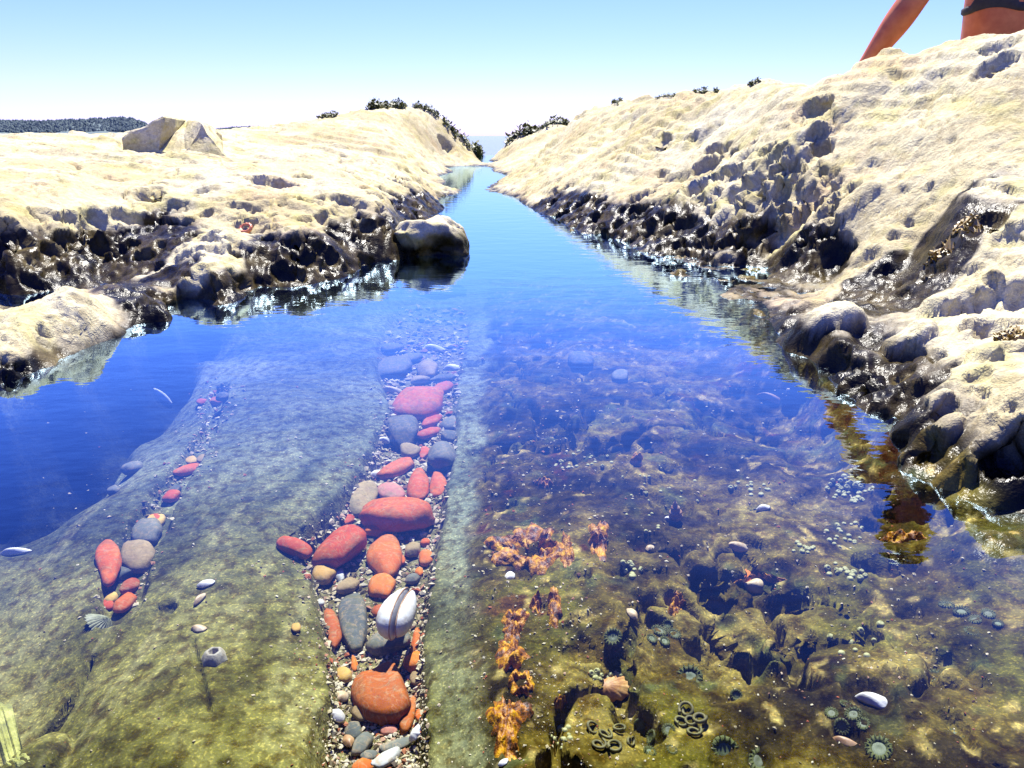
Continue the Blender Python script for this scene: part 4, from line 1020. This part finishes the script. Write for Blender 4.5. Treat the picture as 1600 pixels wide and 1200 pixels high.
PL = ['outermost towards the gutter', 'farthest back', 'outermost towards the bank', 'nearest', 'between the others']
def clump(fn, spots, what, where, group):
    """members named by their place in the clump"""
    spots = list(spots); left = min(spots); spots_ = [p for p in spots if p != left]
    right = max(spots_); spots_.remove(right); back = min(spots_, key=lambda p: p[1]); spots_.remove(back)
    near = max(spots_, key=lambda p: p[1]); spots_.remove(near)
    fn(*left, f'{what}, leftmost in the {where}', group); fn(*right, f'{what}, rightmost in the {where}', group)
    fn(*back, f'{what}, farthest back in the {where}', group); fn(*near, f'{what}, nearest in the {where}', group)
    if len(spots_) == 1: fn(*spots_[0], f'{what} in the middle of the {where}', group)
    else:
        big = max(spots_, key=lambda p: (p[2], p[0])); spots_.remove(big)
        fn(*big, f'{what}, larger one inside the {where}', group)
        for p in spots_: fn(*p, f'{what}, small one inside the {where}', group)
clump(anemone, [(1030, 985, 24), (1045, 975, 20), (1052, 990, 22), (1018, 998, 18), (1038, 1002, 18)], 'green anemone', 'clump beside the peach sponge', 'green anemones by the peach sponge')
clump(anemone, [(1503, 957, 28), (1525, 968, 24), (1480, 945, 24), (1518, 985, 22), (1545, 960, 24), (1560, 975, 20)], 'green anemone', 'flat clump beside the double hollow', 'green anemones by the double hollow')
clump(anemone, [(1315, 1131, 28), (1335, 1115, 26), (1350, 1130, 26), (1300, 1115, 24), (1322, 1100, 22)], 'green anemone', 'clump above the pink shell', 'green anemones by the pink shell')
clump(anemone, [(1020, 1150, 22), (1000, 1130, 18), (1045, 1140, 20), (1015, 1175, 24), (1050, 1170, 20)], 'pale anemone', 'row under the fan shell', 'pale anemones under the fan shell')
# tube worms
TUBE = simple_mat('worm_tube', [(0.3, (0.10, 0.085, 0.010)), (0.5, (0.19, 0.16, 0.025)), (0.7, (0.32, 0.27, 0.06))], 150, 0.7, 0.4, 0.0006, .3, k=.5)
def tube(px, py, d, label, group):
    k = px_m(px, py) * d / 2; V, Fc = [], []; turn = rnd.uniform(6.2, 8.0); n_ = 26
    for i in range(n_):
        t = turn * i / (n_ - 1); R_ = k * (.75 + .06 * t); zz = k * (.10 + .09 * t)
        for q in range(7):
            b_ = 6.283 * q / 7; r_ = k * .26
            V.append(((R_ + r_ * math.cos(b_)) * math.cos(t), (R_ + r_ * math.cos(b_)) * math.sin(t), zz + r_ * math.sin(b_)))
    for i in range(n_ - 1):
        for q in range(7): a0, a1 = i * 7 + q, i * 7 + (q + 1) % 7; Fc.append((a0, a0 + 7, a1 + 7, a1))
    Fc.append(tuple(range(7))[::-1]); Fc.append(tuple(range((n_ - 1) * 7, n_ * 7)))
    o = mesh_obj('worm_tube', V, Fc, TUBE); place_on(o, px, py, .8, -.0004, rnd.random() * 6); o.scale = (.8, .8 * rnd.uniform(.6, .95), .8); tag(o, label, 'worm tube', group)
clump(tube, [(925, 1138, 24), (945, 1150, 26), (968, 1140, 24), (935, 1165, 24), (960, 1168, 27), (982, 1158, 22)], 'curled worm tube', 'cluster below the fan shell', 'worm tubes below the fan shell')
clump(tube, [(1075, 1110, 26), (1095, 1125, 28), (1085, 1145, 26), (1065, 1130, 22), (1080, 1127, 22)], 'curled olive tube', 'cluster under the tan ring anemone', 'worm tubes under the tan anemone')
# red anemone in the dry left bank, closed
k = px_m(385, 358) * 11
V, Fc = anemone_geo(); RED_A = simple_mat('orange_anemone', [(0.3, (0.35, 0.06, 0.02)), (0.7, (0.6, 0.22, 0.08))], 90, .35, .3)
o = mesh_obj('closed_anemone', [(x * k, y * k, z * k * .7) for x, y, z in V], Fc, RED_A); place_on(o, 385, 358, .8, -.001); tag(o, 'small orange closed anemone in a hole of the left bank', 'anemone')

# ------------------------------------------------------------------ shell grit (uncountable)
GRIT = NT('shell_grit')
_at = GRIT.n('ShaderNodeAttribute'); _at.attribute_name = 'tone'
_c = GRIT.ramp(_at.outputs['Fac'], [(0.0, (0.05, 0.035, 0.015)), (0.25, (0.14, 0.10, 0.04)), (0.45, (0.28, 0.22, 0.10)), (0.62, (0.46, 0.40, 0.26)), (0.78, (0.25, 0.11, 0.05)), (0.9, (0.24, 0.05, 0.008)), (1.0, (0.06, 0.06, 0.04))])
GRIT.bsdf(_c, .7, None, .2); GRIT = GRIT.m
def grit(name, spots, label, rmin, rmax):
    V, Fc, tone = [], [], []
    for px, py in spots:
        h = on_pixel(px, py)
        if not h or h[0].z > -.004: continue
        p = h[0]; k = (p.y * CP - (p.z - CAM_H) * SP) / F * (rmin + (rmax - rmin) * rnd.random() ** 2.5)
        b = len(V); a = rnd.random() * 6.28; f = rnd.uniform(.25, .6); el = rnd.uniform(.4, 1)
        R = Matrix.Rotation(a, 3, 'Z') @ Matrix.Rotation(rnd.uniform(-.8, .8), 3, 'X')
        for x, y, z in ((1, 0, 0), (.2, el, .1), (-1, .2, 0), (-.1, -el, 0), (.1, .1, f), (0, 0, -f)):
            V.append(tuple(p + R @ (Vector((x * rnd.uniform(.7, 1.2), y, z)) * k) + Vector((0, 0, k * .3))))
        for q in range(4): Fc.append((b + q, b + (q + 1) % 4, b + 4)); Fc.append((b + (q + 1) % 4, b + q, b + 5))
        tone += [rnd.random() * .25 + .45 if rnd.random() < .4 else rnd.random()] * 6
    o = mesh_obj(name, V, Fc, GRIT, smooth=False)
    at = o.data.attributes.new('tone', 'FLOAT', 'POINT'); at.data.foreach_set('value', np.array(tone, np.float32))
    tag(o, label, 'shell grit', kind='stuff')
gpl = [(1230, 500), (1100, 515), (1000, 505), (920, 490), (870, 450), (800, 535), (745, 565), (690, 592), (640, 605), (585, 600), (540, 600), (500, 610), (470, 625)]
gpr = [(1230, 672), (1100, 668), (1000, 662), (920, 676), (870, 684), (800, 696), (745, 704), (690, 714), (640, 712), (585, 722), (540, 730), (500, 735), (470, 735)]
def gx(py, tab): t = sorted(tab); return np.interp(py, [a for a, _ in t], [b for _, b in t])
spots = []
for _ in range(8200):
    py = 480 + 730 * rnd.random() ** 1.1
    if rnd.random() > (py - 470) / 150: continue
    a, b = gx(py, gpl), gx(py, gpr); spots.append((a + (b - a) * rnd.random(), py))
grit('shell_gravel', spots, 'pale shell and pebble grit filling the gutter between the stones', 2, 8)
spots = []
for _ in range(700):
    t = rnd.random(); py = 600 + 350 * t; cx = np.interp(py, [600, 660, 720, 770, 820, 880, 950], [345, 325, 300, 262, 235, 200, 185]); spots.append((cx + rnd.gauss(0, 14 + 8 * t), py + rnd.gauss(0, 5)))
grit('crack_gravel', spots, 'shell grit filling the crack of the left slab', 1.5, 5.5)
spots = [(rnd.uniform(675, 770), rnd.uniform(560, 1200)) for _ in range(140)] + [(gx(q_, gpl) - abs(rnd.gauss(0, 26)), q_) for q_ in [rnd.uniform(560, 1200) for _ in range(320)]] + [(rnd.uniform(745, 1560), 520 + 680 * rnd.random()) for _ in range(1700)] + [(rnd.uniform(60, 500), rnd.uniform(560, 1200)) for _ in range(260)] + [(rnd.gauss(850, 60), rnd.uniform(640, 1200)) for _ in range(700)]
grit('reef_debris', spots, 'tiny shell crumbs scattered over the drowned reef and slab', 1.0, 3.8)

# ------------------------------------------------------------------ boulder in the channel and angular block on the left bank
def displaced_rock(name, sub, radii, seed, rough, pits_, label, cat, cut=None, mat=ROCK):
    V, Fc = sub; V = V.copy(); D0 = V.copy()
    n1 = fbm(V[:, 0] + seed, V[:, 1], V[:, 2], 1.1, 4, seed, .5)
    V = V * (1 + rough * n1)[:, None]
    for d, r_, dep in pits_:
        d = np.array(d) / np.linalg.norm(d); ang_ = np.arccos(np.clip(D0 @ d, -1, 1)) / r_ + .2 * fbm(D0[:, 0], D0[:, 1], D0[:, 2], 5, 2, 9)
        V -= (d[None] * .6 + D0 * .4) * (dep * np.clip(1 - ang_ ** 2, 0, 1) ** .6)[:, None]
    V *= np.array(radii)
    o = mesh_obj(name, V, Fc, mat); tag(o, label, cat); return o, V
def rock_attrs(o, loc, wl_):
    P = np.array([v.co[:] for v in o.data.vertices]) + np.array(loc)
    wn_ = fbm(P[:, 0], P[:, 1], P[:, 2], 12, 4, 90); we = 1 - sstep(wl_ - .02 + .04 * wn_, wl_ + .015 + .04 * wn_, P[:, 2])
    d = rampc(wn_, [(-.4, (.42, .37, .22)), (0, (.54, .48, .34)), (.4, (.60, .55, .43))]); d = blend(d, (.40, .37, .13), .5 * sstep(.05, .4, fbm(P[:, 0], P[:, 1], P[:, 2], 25, 3, 5)))
    wc_ = rampc(fbm(P[:, 0], P[:, 1], P[:, 2], 22, 4, 12), [(-.4, (.006, .005, .003)), (.1, (.022, .018, .007)), (.5, (.09, .07, .025))])
    al = blend(d * np.array([.84, .84, .70]), wc_, we)
    me = o.data
    for nm, a in (('wet', we), ('drown', 1 - sstep(-.01, .001, P[:, 2]))): at = me.attributes.new(nm, 'FLOAT', 'POINT'); at.data.foreach_set('value', a.astype(np.float32))
    at = me.attributes.new('albedo', 'FLOAT_COLOR', 'POINT'); at.data.foreach_set('color', np.concatenate([al, np.ones((len(al), 1))], 1).astype(np.float32).ravel())
c = at_z(666, 398, 0.0)
o, _ = displaced_rock('boulder', ICO5, (.108, .085, .090), 4, .42, [((-.5, -.8, .1), .45, .30), ((.30, -.92, -.05), .62, .30), ((.05, -.8, -.3), .6, .22), ((-.25, -.6, .6), .25, .08), ((.1, .1, 1), .75, .12), ((.9, -.2, .5), .5, .10), ((-.9, 0, .5), .5, .08)], 'rounded boulder with dark hollow front standing in the channel', 'boulder')
o.location = (c[0] - .003, c[1] + .035, .004); rock_attrs(o, o.location, .046)
# angular block: stacked faces
def angular_block():
    # front corners as seen, each with its own distance; then backs
    P = {}
    def c_(n_, px, py, y): P[n_] = at_y(px, py, y)
    c_('a', 190, 216, 3.05); c_('b', 256, 182, 3.09); c_('c', 246, 238, 3.05); c_('d', 292, 188, 3.34); c_('e', 283, 245, 2.98)
    c_('f', 316, 190, 3.12); c_('g', 305, 246, 3.02); c_('h', 340, 204, 3.30); c_('i', 352, 244, 3.05)
    c_('a2', 205, 216, 3.7); c_('b2', 262, 190, 3.62); c_('d2', 292, 194, 3.66); c_('f2', 322, 196, 3.6); c_('h2', 345, 214, 3.7)
    for n_ in ('a', 'c', 'e', 'g', 'i', 'a2', 'h2'): P[n_ + '_'] = P[n_] - np.array([0, 0, .10])
    Fs = ['a c b', 'c e d b', 'e g f d', 'g i h f', 'a b b2 a2', 'b d d2 b2', 'd f f2 d2', 'f h h2 f2', 'a a_ c_ c', 'c c_ e_ e', 'e e_ g_ g', 'g g_ i_ i', 'i i_ h2_ h2 h', 'h2 h2_ a2_ a2 b2 d2 f2', 'a2 a2_ a_ a']
    names = list(P); ix = {n_: k for k, n_ in enumerate(names)}
    me = bpy.data.meshes.new('angular_rock'); me.from_pydata([tuple(P[n_]) for n_ in names], [], [[ix[q] for q in f.split()] for f in Fs])
    bm = bmesh.new(); bm.from_mesh(me); bmesh.ops.recalc_face_normals(bm, faces=bm.faces)
    bmesh.ops.bevel(bm, geom=bm.edges[:], offset=.006, segments=1, affect='EDGES'); bmesh.ops.triangulate(bm, faces=bm.faces[:])
    for _ in range(2): bmesh.ops.subdivide_edges(bm, edges=[e_ for e_ in bm.edges if e_.calc_length() > .015], cuts=2, use_grid_fill=True); bmesh.ops.triangulate(bm, faces=bm.faces[:])
    bm.normal_update()
    for v in bm.verts: v.co += v.normal * (.016 * mnoise.fractal(v.co * 7, 1, 2, 5))
    bm.to_mesh(me); bm.free(); me.materials.append(ROCK)
    o = bpy.data.objects.new('angular_rock', me); COL.objects.link(o); rock_attrs(o, (0, 0, 0), -.5)
    tag(o, 'angular upright rock block on the crest of the left bank', 'rock')
angular_block()

# ------------------------------------------------------------------ weed on the rock tops
WEED = simple_mat('dark_weed', [(0.3, (0.035, 0.042, 0.010)), (0.7, (0.12, 0.13, 0.030))], 30, .6, .2, rand=.4)
BROWNWEED = simple_mat('brown_weed', [(0.3, (0.12, 0.07, 0.012)), (0.7, (0.30, 0.20, 0.05))], 30, .45, .2, rand=.3)
def crest(px, lo=60, hi=300):
    for py in np.arange(lo, hi, 1.5):
        h = on_pixel(px, py)
        if h and h[0].y < 14: return h[0]
    return None
def weed(px, py, w_, h_, label, mat=WEED, sky=False, name='seaweed_clump', group='weed clumps along the rock crests', n_=420):
    V, Fc = [], []
    cols = [crest(px + w_ * u, py - 70, py + 90) for u in np.linspace(-.5, .5, 9)] if sky else None
    if sky:
        md = float(np.median([c.y for c in cols if c is not None])); cols = [c if c is not None and abs(c.y - md) < .05 * md else None for c in cols]
        ok_ = [q for q, c in enumerate(cols) if c is not None]; cols = [cols[min(ok_, key=lambda q: abs(q - p_))] for p_ in range(9)]
    h0 = on_pixel(px, py)
    for _ in range(n_):
        u = rnd.uniform(-.5, .5)
        if sky:
            c0 = cols[int((u + .5) * 8.99)]
            if c0 is None: continue
            k = c0.y / F; x, yq = c0.x + rnd.uniform(-.5, .5) * w_ / 9 * k, c0.y + rnd.uniform(-1.2, 1.2) * h_ * k
        else:
            k = h0[0].y / F; x, yq = h0[0].x + u * w_ * k, h0[0].y + rnd.uniform(-.5, .5) * h_ * k
        g = ground(x, yq)[0].z
        hh = h_ * k * rnd.uniform(.5, 1.0) * (1 - .6 * (2 * u) ** 4) * (.85 + .2 * math.sin(u * 11 + px)); ln = h_ * k * rnd.uniform(.14, .30); a = rnd.random() * 6.28; zz = g + hh * rnd.random() * .85
        d = Vector((math.cos(a), math.sin(a), rnd.uniform(.1, 1.1))) * ln; s_ = Vector((-math.sin(a), math.cos(a), rnd.uniform(-.4, .4))) * ln * rnd.uniform(.3, .5)
        o_ = Vector((x, yq, zz - hh * .12)); b = len(V)
        V += [o_ - s_ * .5, o_ + s_ * .5, o_ + d * .55 + s_, o_ + d, o_ + d * .55 - s_]
        Fc.append((b, b + 1, b + 2, b + 3, b + 4))
    # matted holdfasts that tie the tuft together
    if sky: path = [(c.x, c.y, c.y / F) for c in cols]
    else: path = [(h0[0].x + u * w_ * h0[0].y / F, h0[0].y, h0[0].y / F) for u in np.linspace(-.45, .45, 7)]
    path = [p for q, p in enumerate(path) if q == 0 or p[:2] != path[q - 1][:2]]
    b = len(V)
    for x, y_, k in path:
        for dy, up in ((-.7, -.25), (-.45, .22), (.45, .22), (.7, -.25)): V.append(Vector((x, y_ + dy * h_ * k, ground(x, y_ + dy * h_ * k)[0].z + up * h_ * k * rnd.uniform(.8, 1.1))))
    for q in range(len(path) - 1):
        for e_ in range(3): a0 = b + q * 4 + e_; Fc.append((a0, a0 + 4, a0 + 5, a0 + 1))
    o = mesh_obj(name, V, Fc, mat, smooth=False)
    tag(o, label, 'seaweed', group); return o
for a in [(513, 187, 24, 12, 'small round weed tuft alone on the left crest'), (588, 178, 20, 18, 'first weed tuft of the pair on the left crest'), (616, 177, 34, 16, 'second, wider weed tuft of the pair on the left crest'),
          (666, 172, 36, 12, 'weed tuft on the highest point of the far left crest'), (716, 190, 40, 16, 'weed on the slope falling to the channel mouth'), (744, 222, 14, 26, 'tall dark weed hanging at the channel mouth'),
          (818, 200, 50, 22, 'dark weed bank nearest the channel mouth on the right crest'), (884, 182, 80, 15, 'long dark weed bank along the right crest'),
          (958, 160, 26, 8, 'low weed strip in the middle of the right crest'), (1048, 147, 44, 6, 'low weed strip farther along the right crest'), (1108, 143, 44, 11, 'weed tuft on the right crest before the rise'), (1172, 127, 28, 8, 'last small weed tuft before the hand')]:
    weed(*a, sky=True)
weed(1492, 385, 70, 26, 'golden-brown rockweed in a hollow of the right ledge', BROWNWEED, name='rockweed', group=None, n_=220)
weed(1578, 530, 40, 26, 'brown rockweed tucked between pale knobs on the right shore', BROWNWEED, name='rockweed', group=None, n_=160)

# ------------------------------------------------------------------ person sitting behind the right crest
SKIN = simple_mat('tanned_skin', [(0.3, (0.40, 0.085, 0.018)), (0.7, (0.56, 0.165, 0.045))], 22, .5, .12, .001, spec=.4, sss=.1)
CLOTH = simple_mat('black_cloth', [(0.3, (0.012, 0.010, 0.012)), (0.7, (0.025, 0.022, 0.024))], 60, .8, .3)
HAIR = simple_mat('brown_hair', [(0.3, (0.03, 0.018, 0.01)), (0.7, (0.07, 0.04, 0.02))], 40, .55, .5)
def skin_mesh(name, nodes, edges, root, mat, sub=2):
    names = list(nodes); idx = {n_: i for i, n_ in enumerate(names)}
    me = bpy.data.meshes.new(name); me.from_pydata([tuple(nodes[n_][0]) for n_ in names], [(idx[a], idx[b]) for a, b in edges], [])
    o = bpy.data.objects.new(name, me); COL.objects.link(o)
    o.modifiers.new('s', 'SKIN'); sm = o.modifiers.new('u', 'SUBSURF'); sm.levels = sub; sm.render_levels = sub
    o.modifiers['s'].use_smooth_shade = True
    if not me.skin_vertices: 
        bm = bmesh.new(); bm.from_mesh(me); bm.verts.layers.skin.verify(); bm.to_mesh(me); bm.free()
    for i, n_ in enumerate(names):
        r_ = nodes[n_][1]; me.skin_vertices[0].data[i].radius = r_ if isinstance(r_, tuple) else (r_, r_)
        me.skin_vertices[0].data[i].use_root = (n_ == root)
    bpy.context.view_layer.update()
    ev = o.evaluated_get(bpy.context.evaluated_depsgraph_get()); nm = bpy.data.meshes.new_from_object(ev)
    o.modifiers.clear(); o.data = nm; nm.materials.clear(); nm.materials.append(mat)
    nm.polygons.foreach_set('use_smooth', np.ones(len(nm.polygons), bool)); nm.update()
    return o
YB = 2.48
tc = at_y(1576, 14, YB)                       # under the bust, where the band runs
x0, zb = float(tc[0]), float(tc[2])
def rel(dx, dy, dz): return Vector((x0 + dx, YB + dy, zb + dz))
el = Vector(at_y(1424, 4, 2.42)); sh = Vector(at_y(1500, -118, 2.48)); wr = Vector(at_y(1352, 102, 2.46)); hd_ = Vector(at_y(1330, 128, 2.48))
nodes = {
 'pelvis': (rel(0, .03, -.28), (.150, .105)), 'belly': (rel(0, .02, -.18), (.135, .098)), 'waist': (rel(0, .01, -.08), (.122, .088)), 'ribs': (rel(0, .01, .0), (.132, .095)),
 'chest': (rel(0, .015, .10), (.145, .100)), 'upper': (rel(0, .02, .20), (.130, .085)), 'collar': (rel(0, .025, .265), (.075, .06)), 'neck': (rel(0, .02, .32), .052), 'jaw': (rel(0, -.005, .40), (.062, .07)), 'head': (rel(0, .0, .47), (.075, .09)), 'crown': (rel(0, .012, .54), (.055, .07)),
 'shl': (sh, .052), 'upl': (sh.lerp(el, .45), .052), 'ell': (el, .042), 'fol': (el.lerp(wr, .28), .045), 'fl2': (el.lerp(wr, .68), .033), 'wrl': (wr, .024), 'pal': (hd_, (.036, .016)),
 'shr': (rel(.165, .025, .235), .052), 'upr': (rel(.20, .03, .10), .043), 'elr': (rel(.225, .0, -.05), .035), 'wrr': (rel(.14, -.20, -.14), .024), 'par': (rel(.09, -.26, -.16), (.034, .016)),
 'hil': (rel(-.09, .02, -.30), .085), 'knl': (rel(-.30, -.24, -.27), .058), 'anl': (rel(.02, -.34, -.33), .036), 'tol': (rel(.12, -.36, -.34), (.035, .022)),
 'hir': (rel(.09, .02, -.30), .085), 'knr': (rel(.34, -.22, -.27), .058), 'anr': (rel(.02, -.27, -.32), .036), 'tor': (rel(-.10, -.27, -.34), (.035, .022))}
edges = [('pelvis', 'belly'), ('belly', 'waist'), ('waist', 'ribs'), ('ribs', 'chest'), ('chest', 'upper'), ('upper', 'collar'), ('collar', 'neck'), ('neck', 'jaw'), ('jaw', 'head'), ('head', 'crown'),
 ('upper', 'shl'), ('shl', 'upl'), ('upl', 'ell'), ('ell', 'fol'), ('fol', 'fl2'), ('fl2', 'wrl'), ('wrl', 'pal'), ('upper', 'shr'), ('shr', 'upr'), ('upr', 'elr'), ('elr', 'wrr'), ('wrr', 'par'),
 ('pelvis', 'hil'), ('hil', 'knl'), ('knl', 'anl'), ('anl', 'tol'), ('pelvis', 'hir'), ('hir', 'knr'), ('knr', 'anr'), ('anr', 'tor')]
def fingers(palm, fwd, side_, up, pre):
    for i, (s_, ln) in enumerate(((-.026, .062), (-.009, .072), (.009, .068), (.025, .054))):
        a = palm + side_ * s_ + fwd * .018; b = a + fwd * ln * .5 + side_ * s_ * .25 + up * .006; c_ = a + fwd * ln + side_ * s_ * .4 - up * .012
        for q, (pt, r_) in enumerate(((a, .0095), (b, .0085), (c_, .007))): nodes[f'{pre}{i}{q}'] = (pt, r_)
        edges.extend([(pre_pal[pre], f'{pre}{i}0'), (f'{pre}{i}0', f'{pre}{i}1'), (f'{pre}{i}1', f'{pre}{i}2')])
    a = palm - side_ * .034 - fwd * .012; b = a - side_ * .024 + fwd * .026; c_ = b + fwd * .024 - up * .006
    for q, (pt, r_) in enumerate(((a, .011), (b, .0095), (c_, .008))): nodes[f'{pre}t{q}'] = (pt, r_)
    edges.extend([(pre_pal[pre], f'{pre}t0'), (f'{pre}t0', f'{pre}t1'), (f'{pre}t1', f'{pre}t2')])
pre_pal = {'L': 'pal', 'R': 'par'}
fingers(hd_, Vector((-.85, -.25, -.45)).normalized(), Vector((.25, -.95, .05)).normalized(), Vector((-.4, 0, .9)).normalized(), 'L')
fingers(rel(.09, -.26, -.16), Vector((-.6, -.7, -.3)).normalized(), Vector((-.7, .7, 0)).normalized(), Vector((0, 0, 1)), 'R')
person = skin_mesh('person', nodes, edges, 'pelvis', SKIN)
tag(person, 'sun-tanned person in a black bikini top propped on one arm behind the rock', 'person')
# face
def blob(name, c_, r_, mat, par=person, sub=ICO2):
    V, Fc = sub; o = mesh_obj(name, V * np.array(r_) + np.array(c_), Fc, mat, par); return o
EYE = simple_mat('eye_white', [(0.3, (.6, .6, .58)), (0.7, (.7, .7, .68))], 10, .2, 0)
LIP = simple_mat('lips', [(0.3, (.35, .09, .07)), (0.7, (.42, .12, .09))], 20, .4, .1)
hc = rel(0, 0, .46)
for sx in (-1, 1):
    e_ = blob('eye', hc + Vector((sx * .030, -.082, .01)), (.013, .010, .009), EYE); blob('iris', hc + Vector((sx * .030, -.091, .01)), (.006, .003, .006), HAIR, e_)
    blob('ear', hc + Vector((sx * .076, .0, .0)), (.010, .020, .030), SKIN)
blob('nose', hc + Vector((0, -.094, -.012)), (.011, .016, .022), SKIN); blob('mouth', hc + Vector((0, -.080, -.055)), (.024, .010, .008), LIP)
V, Fc = ICO4; Vh = V * np.array((.086, .102, .105)); nzh = fbm(V[:, 0], V[:, 1], V[:, 2], 3, 3, 4)
Vh = Vh * (1 + .06 * nzh)[:, None]; Vh[:, 2] = np.where(V[:, 1] > .15, np.where(V[:, 2] < 0, Vh[:, 2] * 2.1, Vh[:, 2]), Vh[:, 2])
Vh[:, 1] = np.where((V[:, 1] < .1) & (V[:, 2] < .35), np.maximum(Vh[:, 1], .012), Vh[:, 1])
mesh_obj('hair', Vh + np.array(hc + Vector((0, .018, .025))), Fc, HAIR, person)
# clothing laid over the body by casting rays onto it
bpy.context.view_layer.update()
def on_body(ang_, z, off):
    o_ = Vector((x0 + .162 * math.cos(ang_), YB + .015 + .15 * math.sin(ang_), z)); d = Vector((x0, YB + .015, z)) - o_
    ok, loc, nor, _ = person.ray_cast(o_, d.normalized(), distance=.6)
    return (loc if ok else Vector((x0 + .12 * math.cos(ang_), YB + .1 * math.sin(ang_), z))) - d.normalized() * off
def band(name, z_lo, z_hi, off, par, mat, n_=72):
    V, Fc = [], []
    for j in range(n_):
        a = 2 * math.pi * j / n_; lo, hi = z_lo(a), z_hi(a)
        for k in range(6): V.append(on_body(a, lo + (hi - lo) * k / 5, off * (1 if 0 < k < 5 else .3)))
    for j in range(n_):
        for k in range(5): a0, a1 = j * 6 + k, ((j + 1) % n_) * 6 + k; Fc.append((a0, a1, a1 + 1, a0 + 1))
    return mesh_obj(name, V, Fc, mat, par)
def front(a): return max(0, math.cos(a + math.pi / 2))      # 1 towards the camera
top = band('bikini_top', lambda a: zb - .010 - .006 * math.cos(4 * a), lambda a: zb + .008 + .10 * max(0, abs(math.sin(2 * (a + math.pi / 2))) - .35 if front(a) > .15 else 0), .007, person, CLOTH)
band('shorts', lambda a: zb - .33, lambda a: zb - .20, .006, person, CLOTH)
